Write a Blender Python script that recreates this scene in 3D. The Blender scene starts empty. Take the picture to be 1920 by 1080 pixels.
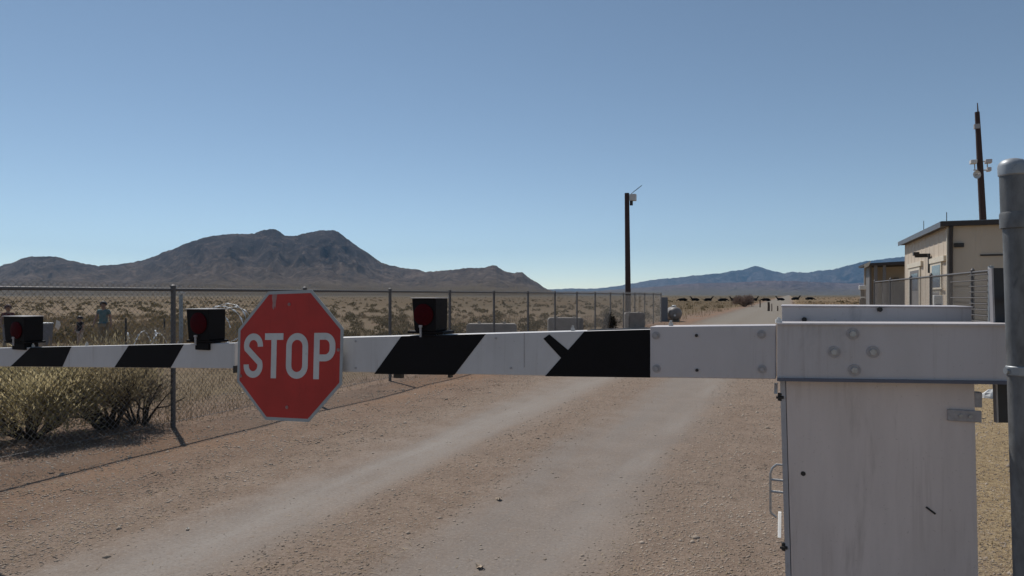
import bpy, math, random
import numpy as np
from mathutils import Vector, Matrix, noise as mnoise

random.seed(11)
rng = np.random.default_rng(11)
scene = bpy.context.scene
COL = scene.collection

# ---------------------------------------------------------------- camera model
# World: x runs across the road (right +), y runs along the road (away +), z up; the camera stands at (0,0,EYE).
F, HOR, EYE = 1280.0, 553.0, 1.70
TH = math.atan(520.0 / F)
CS, SN = math.cos(TH), math.sin(TH)

def ray(px):
    a = (px - 960.0) / F
    return a * CS - SN, a * SN + CS          # x and y per metre of depth

def hit_u(px, py, U):                        # meets the plane y = U
    dv, du = ray(px); Z = U / du
    return dv * Z, EYE - (py - HOR) / F * Z

def hit_v(px, py, V):                        # meets the plane x = V
    dv, du = ray(px); Z = V / dv
    return du * Z, EYE - (py - HOR) / F * Z

def at(px, Z):
    dv, du = ray(px)
    return dv * Z, du * Z

def gz(x, y):
    """ground height: a little unevenness on the gravel, flat far off"""
    r = math.hypot(x, y)
    k = max(0.0, 1.0 - r / 70.0)
    if k == 0: return 0.0
    t = 0.35 if -5.0 < x < 0.2 else 1.0
    return k * t * (0.035 * mnoise.noise(Vector((x * .45, y * .45, 3.1))) + 0.012 * mnoise.noise(Vector((x * 1.9, y * 1.9, 7.7))))

# ---------------------------------------------------------------- materials
def nd(nt, typ, ins=None, **props):
    n = nt.nodes.new(typ)
    for k, v in props.items(): setattr(n, k, v)
    for k, v in (ins or {}).items():
        s = n.inputs[k]
        if isinstance(v, bpy.types.NodeSocket): nt.links.new(v, s)
        else: s.default_value = v
    return n

def mth(nt, op, a, b=0.0, c=0.0, clamp=False):
    n = nd(nt, 'ShaderNodeMath', {0: a, 1: b, 2: c}, operation=op); n.use_clamp = clamp
    return n.outputs[0]

def c4(c): return (c[0], c[1], c[2], 1.0)

def mixc(nt, f, a, b, blend='MIX'):
    n = nt.nodes.new('ShaderNodeMix'); n.data_type = 'RGBA'; n.blend_type = blend
    for i, v in ((0, f), (6, a), (7, b)):
        s = n.inputs[i]
        if isinstance(v, bpy.types.NodeSocket): nt.links.new(v, s)
        else: s.default_value = c4(v) if i else v
    return n.outputs[2]

def noise_tex(nt, vec, scale, detail=4, rough=.6, dist=0.0):
    return nd(nt, 'ShaderNodeTexNoise', {'Vector': vec, 'Scale': scale, 'Detail': detail, 'Roughness': rough, 'Distortion': dist}).outputs[0]

def mapr(nt, v, a, b, c=0.0, d=1.0, smooth=True):
    n = nd(nt, 'ShaderNodeMapRange', {0: v, 1: a, 2: b, 3: c, 4: d}); n.clamp = True
    if smooth: n.interpolation_type = 'SMOOTHSTEP'
    return n.outputs[0]

def new_mat(name):
    m = bpy.data.materials.new(name); m.use_nodes = True
    nt = m.node_tree
    return m, nt, nt.nodes['Principled BSDF']

def mat(name, col, rough=.6, metal=0.0, var=.18, scale=6.0, stretch=(1, 1, 1), dark=None, dark_at=(.62, .72), dark_scale=9.0, bump=0.0, bscale=60.0, spec=.5, streak=0.0):
    """surface with cloudy tone variation and, with DARK, blotches of wear of that colour"""
    m, nt, b = new_mat(name)
    g = nd(nt, 'ShaderNodeNewGeometry').outputs['Position']
    mp = nd(nt, 'ShaderNodeMapping', {0: g, 3: stretch}).outputs[0]
    n1 = noise_tex(nt, mp, scale, 6, .65)
    lo = tuple(max(0, c * (1 - var)) for c in col); hi = tuple(min(1, c * (1 + var)) for c in col)
    c = mixc(nt, mapr(nt, n1, .3, .7), lo, hi)
    if dark:
        n2 = noise_tex(nt, mp, dark_scale, 8, .7, .4)
        c = mixc(nt, mapr(nt, n2, dark_at[0], dark_at[1]), c, dark)
    if streak:                                   # rain streaks, scuffs and dust specks
        m2 = nd(nt, 'ShaderNodeMapping', {0: g, 3: (26, 26, 1.1)}).outputs[0]
        n3 = noise_tex(nt, m2, 1.0, 5, .7, .3); n4 = noise_tex(nt, g, 2.1, 3, .6)
        k = mth(nt, 'MULTIPLY', mapr(nt, n3, .50, .70), mapr(nt, n4, .42, .62, 0, streak))
        c = mixc(nt, k, c, (col[0] * .52, col[1] * .46, col[2] * .42))
        m3 = nd(nt, 'ShaderNodeMapping', {0: g, 2: (0, .7, 0), 3: (9, 9, 42)}).outputs[0]
        c = mixc(nt, mapr(nt, noise_tex(nt, m3, 2.2, 3, .6, 1.0), .70, .76, 0, streak * 1.3), c, (col[0] * .55, col[1] * .53, col[2] * .52))
        c = mixc(nt, mapr(nt, noise_tex(nt, g, 95, 2, .5), .68, .76, 0, streak), c, (col[0] * .45, col[1] * .38, col[2] * .33))
    nt.links.new(c, b.inputs['Base Color'])
    r = mapr(nt, n1, .25, .75, max(.05, rough - .08), min(1, rough + .08))
    nt.links.new(r, b.inputs['Roughness'])
    b.inputs['Metallic'].default_value = metal
    b.inputs['Specular IOR Level'].default_value = spec
    if bump:
        bp = nd(nt, 'ShaderNodeBump', {'Height': noise_tex(nt, g, bscale, 4), 'Strength': bump, 'Distance': .01})
        nt.links.new(bp.outputs[0], b.inputs['Normal'])
    return m

def leaf_mat(name, c1, c2, scale=3.0, trans=.25):
    m, nt, b = new_mat(name)
    g = nd(nt, 'ShaderNodeNewGeometry')
    n1 = noise_tex(nt, g.outputs['Position'], scale, 3, .7)
    rnd = g.outputs['Random Per Island']
    f = mth(nt, 'ADD', mth(nt, 'MULTIPLY', mapr(nt, n1, .3, .7), .55), mth(nt, 'MULTIPLY', rnd, .45))
    c = mixc(nt, f, c1, c2)
    nt.links.new(c, b.inputs['Base Color'])
    b.inputs['Roughness'].default_value = .85
    b.inputs['Specular IOR Level'].default_value = .15
    t = nd(nt, 'ShaderNodeBsdfTranslucent', {'Color': c})
    mx = nd(nt, 'ShaderNodeMixShader', {0: trans, 1: b.outputs[0], 2: t.outputs[0]})
    nt.links.new(mx.outputs[0], nt.nodes['Material Output'].inputs['Surface'])
    return m

M = {}
M['white'] = mat('white_paint', (.575, .55, .54), .5, 0, .07, 3.0, (1, 1, .5), dark=(.33, .31, .30), dark_at=(.64, .80), dark_scale=5, streak=.40)
M['black'] = mat('black_tape', (.006, .005, .006), .6, 0, .3, 9, dark=(.016, .014, .015), dark_at=(.62, .8), spec=.16)
M['alum'] = mat('weathered_aluminium', (.53, .49, .487), .5, .15, .07, 2.5, (1, 1, .35), dark=(.34, .32, .32), dark_at=(.58, .78), dark_scale=3.0, streak=.30)
M['cabinet'] = mat('cabinet_paint', (.67, .58, .535), .55, .1, .10, 2.2, (1.6, 1, .28), dark=(.47, .395, .355), dark_at=(.54, .72), dark_scale=3.4, streak=.27)
M['cabinet_edge'] = mat('cabinet_edge', (.42, .41, .42), .5, .2, .1, 8)
M['steel'] = mat('galvanised_steel', (.30, .32, .34), .5, .35, .16, 16, dark=(.20, .21, .22), dark_at=(.55, .7), dark_scale=22)
M['post_steel'] = mat('weathered_gate_post', (.150, .153, .156), .6, .2, .28, 22, (1, 1, .4), dark=(.075, .08, .085), dark_at=(.55, .7), dark_scale=18)
M['flange'] = mat('shade_toned_flange', (.115, .118, .150), .55, 0, .12, 8)  # dark tone paints in the shade line under the beam
M['bolt'] = mat('bolt_steel', (.42, .41, .40), .4, .5, .15, 60)
M['washer'] = mat('dull_washer', (.385, .36, .36), .55, .3, .15, 60)
M['fence'] = mat('fence_pipe', (.115, .108, .108), .6, .3, .15, 14)
M['wire'] = mat('fence_wire', (.155, .15, .148), .5, .35, .15, 3)
M['yard_wire'] = mat('dull_fence_wire', (.125, .115, .110), .7, .1, .15, 3)
M['lampbox'] = mat('lamp_housing', (.006, .005, .006), .6, 0, .3, 20, spec=.15)
M['lid'] = mat('sunlit_lamp_lid', (.30, .28, .27), .5, .0, .2, 20)  # paler than the housing: sunlight on the lamp tops put into the colour
M['lens'] = mat('red_lens', (.050, .003, .005), .6, 0, .15, 40, spec=.06)
M['letter'] = mat('letter_white', (.58, .575, .56), .5, 0, .07, 8, dark=(.46, .44, .42), dark_at=(.6, .75), dark_scale=14)
M['red'] = mat('sign_red', (.46, .036, .029), .5, 0, .10, 4, dark=(.33, .032, .026), dark_at=(.55, .75), dark_scale=3.5, spec=.35, streak=.22)
M['signwhite'] = mat('sign_white', (.36, .38, .385), .5, 0, .07, 8, dark=(.34, .33, .32), dark_at=(.6, .75), dark_scale=14)
M['scuff'] = mat('scuffed_white', (.36, .20, .185), .6, 0, .15, 30)
M['beige'] = mat('beige_siding', (.54, .455, .365), .7, 0, .05, 1.2, (1, 1, .4), dark=(.49, .41, .325), dark_at=(.6, .8), dark_scale=1.5)
M['cream'] = mat('cream_trim', (.62, .56, .46), .65, 0, .06, 3)
M['roofdark'] = mat('dark_roof_trim', (.035, .028, .028), .6, 0, .2, 4)
M['roofmetal'] = mat('roof_metal', (.13, .14, .16), .5, .2, .1, 2)
M['darkmetal'] = mat('dark_metal', (.03, .026, .024), .6, .1, .2, 10)
M['glass'] = mat('window_glass', (.06, .07, .085), .08, 0, .1, 2)
M['door'] = mat('grey_door', (.16, .15, .15), .6, 0, .1, 3)
M['wood'] = mat('dark_pole_wood', (.050, .026, .022), .8, 0, .3, 5, (6, 6, .5), bump=.4, bscale=40)
M['postwood'] = mat('brown_post_wood', (.085, .055, .040), .85, 0, .3, 8, (4, 4, .6))
M['concrete'] = mat('concrete', (.26, .232, .205), .85, 0, .14, 4, dark=(.18, .17, .165), dark_at=(.56, .72), dark_scale=6, bump=.4)
M['offwhite'] = mat('off_white_box', (.62, .61, .59), .5, 0, .08, 8)
M['panel_back'] = mat('shaded_board_back', (.030, .030, .033), .6, .1, .15, 6)  # back of the board, its shade put into the dark colour
M['panel_edge'] = mat('sunlit_board_edge', (.34, .32, .32), .5, .2, .1, 6)  # same board's edge, painted pale as if the sun strikes it
M['tank'] = mat('tank_paint', (.22, .195, .175), .5, 0, .12, 3)
M['razor'] = mat('razor_wire', (.80, .80, .80), .4, .1, .1, 10)
M['skin'] = mat('skin', (.34, .19, .135), .55, 0, .06, 10)
M['hair'] = mat('dark_hair', (.022, .014, .012), .6, 0, .2, 30)
M['redhair'] = mat('reddish_hair', (.06, .018, .014), .6, 0, .2, 30)
M['teal'] = mat('teal_cloth', (.105, .165, .165), .85, 0, .1, 8)
M['blackcloth'] = mat('black_cloth', (.018, .014, .016), .85, 0, .2, 8)
M['khaki'] = mat('khaki_cloth', (.27, .21, .14), .85, 0, .1, 8)
M['paleclothes'] = mat('pale_cloth', (.45, .37, .32), .85, 0, .1, 8)
M['greycloth'] = mat('grey_cloth', (.20, .19, .20), .85, 0, .1, 8)
M['maroon'] = mat('maroon_cloth', (.10, .025, .025), .85, 0, .1, 8)
M['eye'] = mat('eye_dark', (.01, .008, .008), .2)
M['cowblack'] = mat('black_hide', (.006, .005, .006), .8, 0, .25, 3, spec=.1)
M['solar'] = mat('solar_cells', (.015, .017, .028), .25, 0, .1, 6)
M['paper'] = mat('pale_scrap', (.62, .58, .52), .8, 0, .1, 40)
M['litterleaf'] = mat('dry_leaf', (.46, .36, .26), .8, 0, .2, 60)
M['brush_green'] = leaf_mat('sagebrush_leaves', (.25, .215, .115), (.72, .61, .37), 4.0, .5)
M['brush_olive'] = leaf_mat('olive_brush', (.17, .14, .085), (.52, .43, .27), 3.0, .4)
M['brush_grey'] = leaf_mat('dry_brush_twigs', (.15, .122, .085), (.40, .33, .24), 3.0)
M['brush_brown'] = leaf_mat('brown_brush', (.17, .115, .095), (.27, .20, .165), 1.2, .3)
M['brush_dark'] = leaf_mat('dark_evergreen', (.016, .015, .012), (.040, .036, .026), 4.0, .1)
M['stem'] = mat('shrub_stem', (.050, .038, .030), .9, 0, .3, 14)
M['straw'] = leaf_mat('dry_grass', (.165, .120, .070), (.335, .250, .155), .6)
M['litter'] = leaf_mat('straw_litter', (.22, .155, .09), (.56, .46, .30), 2.0)
M['scrub'] = leaf_mat('desert_scrub', (.120, .096, .050), (.185, .145, .080), .12)

# ground ------------------------------------------------------------------
def ground_material():
    m, nt, b = new_mat('desert_ground')
    P = nd(nt, 'ShaderNodeNewGeometry').outputs['Position']
    sp = nd(nt, 'ShaderNodeSeparateXYZ', {0: P}); X, Y = sp.outputs[0], sp.outputs[1]
    nL = noise_tex(nt, P, .28, 5, .6)
    nM = noise_tex(nt, P, 2.3, 6, .65)
    nS = noise_tex(nt, P, 19, 5, .7)
    nF = noise_tex(nt, P, 85, 3, .7)
    # streaks that follow the driving direction
    mp = nd(nt, 'ShaderNodeMapping', {0: P, 3: (1, .11, 1)}).outputs[0]
    nT = noise_tex(nt, mp, 2.2, 5, .6)
    g = mixc(nt, mapr(nt, nM, .3, .7), (.190, .132, .097), (.258, .188, .143))
    g = mixc(nt, mapr(nt, nL, .35, .65, 0, .5), g, (.236, .180, .141))
    nH = noise_tex(nt, P, 7.5, 6, .75, .5)
    g = mixc(nt, mapr(nt, nH, .48, .34, 0, .50), g, (.135, .094, .071))
    g = mixc(nt, mapr(nt, nH, .54, .68, 0, .40), g, (.305, .232, .182))
    # grit: pale flecks and darker hollows at several sizes
    nG = noise_tex(nt, P, 42, 4, .75)
    g = mixc(nt, mapr(nt, nS, .52, .70, 0, .45), g, (.335, .268, .222))
    g = mixc(nt, mapr(nt, nS, .45, .30, 0, .55), g, (.130, .094, .074))
    g = mixc(nt, mapr(nt, nG, .55, .68, 0, .70), g, (.410, .340, .285))
    g = mixc(nt, mapr(nt, nG, .45, .32, 0, .60), g, (.105, .076, .060))
    # wheel tracks
    xd = mth(nt, 'ADD', X, mth(nt, 'MULTIPLY', mth(nt, 'SUBTRACT', nT, .5), .9))
    xw = mth(nt, 'ADD', mth(nt, 'ADD', xd, mth(nt, 'MULTIPLY', mth(nt, 'SUBTRACT', nM, .5), .7)), mth(nt, 'MULTIPLY', mth(nt, 'SUBTRACT', nS, .5), .35))
    def band(c, w, soft, src=None):
        d = mth(nt, 'ABSOLUTE', mth(nt, 'SUBTRACT', xd if src is None else src, c))
        return mapr(nt, d, w, w + soft, 1, 0)
    t = mth(nt, 'ADD', mth(nt, 'MULTIPLY', band(-3.75, .08, .78, xw), .95), mth(nt, 'MULTIPLY', band(-1.72, .12, .88, xw), .90), clamp=True)
    trk = mixc(nt, mapr(nt, nM, .3, .7), (.205, .178, .158), (.245, .217, .195))
    trk = mixc(nt, mapr(nt, nF, .56, .72, 0, .30), trk, (.165, .142, .125))
    g = mixc(nt, mth(nt, 'MULTIPLY', t, mapr(nt, nT, .25, .75, .68, 1.0)), g, trk)
    g = mixc(nt, mth(nt, 'MULTIPLY', band(-1.80, .25, .70, xw), mapr(nt, nT, .3, .7, .15, .65)), g, (.192, .168, .152))
    pal = mth(nt, 'ADD', band(-3.55, .0, .42), mth(nt, 'MULTIPLY', band(-1.35, .0, .28), mapr(nt, nL, .35, .6)), clamp=True)
    g = mixc(nt, mth(nt, 'MULTIPLY', pal, mapr(nt, nT, .3, .7, .15, .8)), g, (.290, .262, .238))
    g = mixc(nt, mth(nt, 'MULTIPLY', mapr(nt, nG, .54, .66), mth(nt, 'MULTIPLY', t, .42)), g, (.335, .300, .268))
    g = mixc(nt, mth(nt, 'MULTIPLY', mapr(nt, nG, .46, .34), mth(nt, 'MULTIPLY', t, .55)), g, (.125, .102, .088))
    g = mixc(nt, mth(nt, 'MULTIPLY', mapr(nt, nH, .52, .64), mth(nt, 'MULTIPLY', t, .35)), g, (.225, .172, .136))
    # the smoother middle and far part of the road
    road = mth(nt, 'MULTIPLY', band(-2.55, 1.6, 1.4), mapr(nt, Y, 6, 30, 0, .6))
    g = mixc(nt, road, g, (0.252, 0.205, 0.160))
    asp = mth(nt, 'MULTIPLY', band(-2.6, 2.5, .8), mapr(nt, Y, 38, 46, 0, .85))
    g = mixc(nt, asp, g, (0.204, 0.183, 0.155))
    # reddish sand along the shoulder
    sh = mth(nt, 'MULTIPLY', band(-6.4, .35, .6), mapr(nt, nL, .42, .62, 0, .6))
    g = mixc(nt, sh, g, (0.284, 0.174, 0.105))
    lsh = mth(nt, 'MULTIPLY', mapr(nt, xw, -4.6, -5.6), mapr(nt, nL, .3, .6, .5, 1.0))
    g = mixc(nt, lsh, g, mixc(nt, 1.0, g, (.84, .76, .72), 'MULTIPLY'))
    # dry field beyond the fence
    fm = mapr(nt, mth(nt, 'ADD', X, mth(nt, 'MULTIPLY', mth(nt, 'SUBTRACT', nL, .5), 3.0)), -7.4, -9.2, 0, 1)
    fld = mixc(nt, mapr(nt, nM, .3, .7), (.125, .090, .052), (.185, .136, .080))
    fld = mixc(nt, mapr(nt, nL, .45, .7, 0, .7), fld, (.195, .125, .085))
    g = mixc(nt, fm, g, fld)
    # straw verge on the right
    rm = mapr(nt, mth(nt, 'ADD', X, mth(nt, 'MULTIPLY', mth(nt, 'SUBTRACT', nM, .5), .9)), .75, 1.5, 0, .9)
    g = mixc(nt, rm, g, mixc(nt, mapr(nt, nS, .35, .65), (.225, .155, .080), (.40, .300, .165)))
    # open valley: olive scrub cover with bare soil between
    far = mapr(nt, mth(nt, 'ADD', Y, mth(nt, 'MULTIPLY', nL, 14)), 60, 120, 0, 1)
    offroad = mth(nt, 'SUBTRACT', 1.0, band(-2.6, 3.2, 2.0))
    nV = noise_tex(nt, P, .035, 6, .7)
    vc = mixc(nt, mapr(nt, nV, .35, .65), (.200, .122, .058), (.140, .105, .058))
    vc = mixc(nt, mapr(nt, noise_tex(nt, P, .45, 4, .7), .52, .66, 0, .6), vc, (.085, .070, .044))
    vc = mixc(nt, mth(nt, 'MULTIPLY', mapr(nt, X, 0, 60, 0, 1), mapr(nt, nV, .4, .6, 0, .8)), vc, (.270, .140, .075))
    vc = mixc(nt, mapr(nt, X, -7.4, -8.6, 0, 1), vc, mixc(nt, 1.0, vc, (.66, .66, .62), 'MULTIPLY'))
    vfar = mapr(nt, Y, 160, 900, 0, 1)
    vc = mixc(nt, vfar, vc, mixc(nt, mapr(nt, noise_tex(nt, P, .006, 6, .7), .4, .6), (.066, .056, .036), (.095, .076, .048)))
    g = mixc(nt, mth(nt, 'MULTIPLY', far, offroad), g, vc)
    g = mixc(nt, mapr(nt, nF, .35, .65, .0, .20), g, (0.320, 0.256, 0.189))
    nt.links.new(g, b.inputs['Base Color'])
    b.inputs['Roughness'].default_value = .95
    b.inputs['Specular IOR Level'].default_value = .12
    hgt = mth(nt, 'ADD', mth(nt, 'MULTIPLY', nS, 1.0), mth(nt, 'MULTIPLY', nF, .45))
    bp = nd(nt, 'ShaderNodeBump', {'Height': hgt, 'Strength': mth(nt, 'SUBTRACT', .75, mth(nt, 'MULTIPLY', t, .55)), 'Distance': .03})
    nt.links.new(bp.outputs[0], b.inputs['Normal'])
    return m

def rock_material(name, c_hi, c_mid, c_foot, sc):
    m, nt, b = new_mat(name)
    G = nd(nt, 'ShaderNodeNewGeometry'); P = G.outputs['Position']
    nz = nd(nt, 'ShaderNodeSeparateXYZ', {0: G.outputs['True Normal']}).outputs[2]
    z = nd(nt, 'ShaderNodeSeparateXYZ', {0: P}).outputs[2]
    n1 = noise_tex(nt, P, .004 * sc, 7, .7, .6)
    n2 = noise_tex(nt, P, .022 * sc, 8, .8, .3)
    n3 = noise_tex(nt, P, .0085 * sc, 8, .78, 1.2)
    hz_ = mapr(nt, mth(nt, 'ADD', z, mth(nt, 'MULTIPLY', mth(nt, 'SUBTRACT', n1, .5), 260 / sc)), 60 / sc, 230 / sc, 0, 1)
    c = mixc(nt, hz_, c_mid, c_hi)                      # dark rock above, browner debris slopes below
    c = mixc(nt, mth(nt, 'MULTIPLY', mapr(nt, n3, .50, .62, 0, .85), mapr(nt, hz_, 0, 1, 1, .45)), c, tuple(v * 1.9 for v in c_mid))
    c = mixc(nt, mapr(nt, n3, .45, .36, 0, .75), c, tuple(v * .45 for v in c_hi))
    c = mixc(nt, mapr(nt, n2, .54, .66, 0, .6), c, tuple(v * 2.4 for v in c_mid))
    c = mixc(nt, mapr(nt, n2, .45, .34, 0, .6), c, tuple(v * .4 for v in c_hi))
    flat = mapr(nt, mth(nt, 'ADD', nz, mth(nt, 'MULTIPLY', mth(nt, 'SUBTRACT', n1, .5), .12)), .90, .985, 0, 1)
    low = mapr(nt, mth(nt, 'ADD', z, mth(nt, 'MULTIPLY', mth(nt, 'SUBTRACT', n1, .5), 120 / sc)), 75 / sc, 0, 0, 1)
    c = mixc(nt, mth(nt, 'MULTIPLY', low, mth(nt, 'ADD', mth(nt, 'MULTIPLY', flat, .6), .35, clamp=True)), c, c_foot)
    nt.links.new(c, b.inputs['Base Color'])
    b.inputs['Roughness'].default_value = .95; b.inputs['Specular IOR Level'].default_value = .1
    bp = nd(nt, 'ShaderNodeBump', {'Height': n2, 'Strength': 1.0, 'Distance': 26 / sc})
    nt.links.new(bp.outputs[0], b.inputs['Normal'])
    return m

# ---------------------------------------------------------------- mesh helpers
class MB:
    def __init__(s): s.v = []; s.f = []; s.m = []
    def add(s, vs, fs, mi=0):
        k = len(s.v); s.v += [tuple(p) for p in vs]
        for f in fs: s.f.append(tuple(i + k for i in f)); s.m.append(mi)
    def box(s, x0, x1, y0, y1, z0, z1, mi=0):
        s.add([(x0, y0, z0), (x1, y0, z0), (x1, y1, z0), (x0, y1, z0), (x0, y0, z1), (x1, y0, z1), (x1, y1, z1), (x0, y1, z1)],
              [(0, 3, 2, 1), (4, 5, 6, 7), (0, 1, 5, 4), (1, 2, 6, 5), (2, 3, 7, 6), (3, 0, 4, 7)], mi)
    def hexa(s, bot, top, mi=0):             # two quads, each counter-clockwise seen from above
        s.add(list(bot) + list(top), [(0, 3, 2, 1), (4, 5, 6, 7), (0, 1, 5, 4), (1, 2, 6, 5), (2, 3, 7, 6), (3, 0, 4, 7)], mi)
    def face_prism(s, pts, y0, y1, mi=0):
        """polygon in the x-z plane (counter-clockwise seen from -y), from y0 (front) back to y1"""
        n = len(pts)
        vs = [(x, y0, z) for x, z in pts] + [(x, y1, z) for x, z in pts]
        fs = [tuple(range(n)), tuple(range(2 * n - 1, n - 1, -1))]
        fs += [((i + 1) % n, i, n + i, n + (i + 1) % n) for i in range(n)]
        s.add(vs, fs, mi)
    def cyl(s, p0, p1, r0, r1=None, n=12, caps=True, mi=0):
        r1 = r0 if r1 is None else r1
        p0, p1 = Vector(p0), Vector(p1); d = (p1 - p0).normalized()
        a = d.orthogonal().normalized(); b = d.cross(a)
        vs = []
        for p, r in ((p0, r0), (p1, r1)):
            for i in range(n):
                t = 2 * math.pi * i / n
                vs.append(p + a * (math.cos(t) * r) + b * (math.sin(t) * r))
        fs = [(i, (i + 1) % n, n + (i + 1) % n, n + i) for i in range(n)]
        if caps: fs += [tuple(range(n - 1, -1, -1)), tuple(range(n, 2 * n))]
        s.add(vs, fs, mi)
    def tube(s, pts, r, n=8, mi=0, closed=False):
        pts = [Vector(p) for p in pts]; m = len(pts); rs = r if isinstance(r, (list, tuple)) else [r] * m
        up = None; vs = []
        for i, p in enumerate(pts):
            a = pts[max(i - 1, 0)]; b = pts[min(i + 1, m - 1)]
            if closed: a = pts[i - 1]; b = pts[(i + 1) % m]
            d = (b - a).normalized()
            if up is None: up = d.orthogonal().normalized()
            up = (up - d * up.dot(d)).normalized(); w = d.cross(up)
            for k in range(n):
                t = 2 * math.pi * k / n
                vs.append(p + up * (math.cos(t) * rs[i]) + w * (math.sin(t) * rs[i]))
        fs = []
        for i in range(m if closed else m - 1):
            j = (i + 1) % m
            for k in range(n):
                q = (k + 1) % n
                fs.append((i * n + k, i * n + q, j * n + q, j * n + k))
        if not closed: fs += [tuple(range(n - 1, -1, -1)), tuple(range((m - 1) * n, m * n))]
        s.add(vs, fs, mi)
    def lathe(s, prof, cx, cy, n=20, mi=0, axis=None):
        """profile of (radius, height) about a vertical line through cx, cy; AXIS gives a lean (dx, dy per metre)"""
        vs = []; ax = axis or (0, 0)
        for r, h in prof:
            for k in range(n):
                t = 2 * math.pi * k / n
                vs.append((cx + ax[0] * h + r * math.cos(t), cy + ax[1] * h + r * math.sin(t), h))
        fs = []
        for i in range(len(prof) - 1):
            for k in range(n):
                q = (k + 1) % n
                fs.append((i * n + k, i * n + q, (i + 1) * n + q, (i + 1) * n + k))
        fs += [tuple(range(n - 1, -1, -1)), tuple(range((len(prof) - 1) * n, len(prof) * n))]
        s.add(vs, fs, mi)

ORIGIN = {}
def link(name, me, parent=None):
    o = bpy.data.objects.new(name, me); COL.objects.link(o)
    if parent is not None: o.parent = parent
    return o

def obj(name, mb, mats, parent=None, smooth=False, bevel=0.0, local=False, kind=None):
    """one mesh object from an MB; vertices are given in world space (or in the root's own space when LOCAL)"""
    off = Vector((0, 0, 0))
    if parent is not None and not local:
        off = ORIGIN[parent.name]
    me = bpy.data.meshes.new(name)
    me.from_pydata([(v[0] - off[0], v[1] - off[1], v[2] - off[2]) for v in mb.v], [], mb.f)
    for m in (mats if isinstance(mats, (list, tuple)) else [mats]): me.materials.append(m)
    if any(mb.m): me.polygons.foreach_set('material_index', mb.m)
    if smooth:
        me.polygons.foreach_set('use_smooth', [True] * len(me.polygons))
    me.update()
    o = link(name, me, parent)
    if smooth:
        try: me.set_sharp_from_angle(angle=math.radians(38))
        except Exception: pass
    if bevel:
        b = o.modifiers.new('bevel', 'BEVEL'); b.width = bevel; b.segments = 2; b.limit_method = 'ANGLE'; b.angle_limit = math.radians(40)
    if parent is not None: ORIGIN[o.name] = off
    if kind: o['kind'] = kind
    return o

def tag(o, label, cat, group=None, kind=None):
    if label: o['label'] = label
    if cat: o['category'] = cat
    if group: o['group'] = group
    if kind: o['kind'] = kind
    return o

def thing(name, loc, label, cat, group=None):
    o = bpy.data.objects.new(name, None); COL.objects.link(o)
    o.location = loc; o.empty_display_size = .2
    ORIGIN[o.name] = Vector(loc)
    return tag(o, label, cat, group)

def copy_thing(o, loc, rz=None, parent=None):
    c = o.copy(); COL.objects.link(c)
    if parent is None:
        c.location = loc
        if rz is not None: c.rotation_euler = (0, 0, rz)
    else: c.parent = parent
    for ch in [k for k in bpy.data.objects if k.parent == o]: copy_thing(ch, None, None, c)
    return c

def tri_mesh(name, V, Fc, m, parent=None, kind=None):
    me = bpy.data.meshes.new(name)
    n, k = len(V), len(Fc)
    me.vertices.add(n); me.vertices.foreach_set('co', V.astype(np.float32).ravel())
    w = Fc.shape[1]
    me.loops.add(k * w); me.loops.foreach_set('vertex_index', Fc.astype(np.int32).ravel())
    me.polygons.add(k); me.polygons.foreach_set('loop_start', np.arange(0, k * w, w, dtype=np.int32))
    me.update(calc_edges=True); me.validate()
    me.materials.append(m)
    o = link(name, me, parent)
    if kind: o['kind'] = kind
    return o

# ================================================================ SETTING
# ground: one sheet, fine near the camera, out to 16 km
def build_ground():
    rs = [0.0]; r = .6
    while r < 16000: rs.append(r); r *= 1.045 if r < 40 else 1.16
    rs.append(16000.0)
    n = 220; V = [(0, 0, gz(0, 0))]; Fs = []
    for r in rs[1:]:
        for k in range(n):
            t = 2 * math.pi * k / n
            x, y = r * math.cos(t), r * math.sin(t)
            V.append((x, y, gz(x, y)))
    for k in range(n): Fs.append((0, 1 + k, 1 + (k + 1) % n))
    for i in range(len(rs) - 2):
        a = 1 + i * n; b = a + n
        for k in range(n):
            q = (k + 1) % n
            Fs.append((a + k, b + k, b + q, a + q))
    mb = MB(); mb.v = V; mb.f = Fs; mb.m = [0] * len(Fs)
    obj('ground', mb, ground_material(), smooth=True, kind='structure')
build_ground()

def interp(tab, x):
    xs = [p[0] for p in tab]; ys = [p[1] for p in tab]
    return float(np.interp(x, xs, ys))

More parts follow.
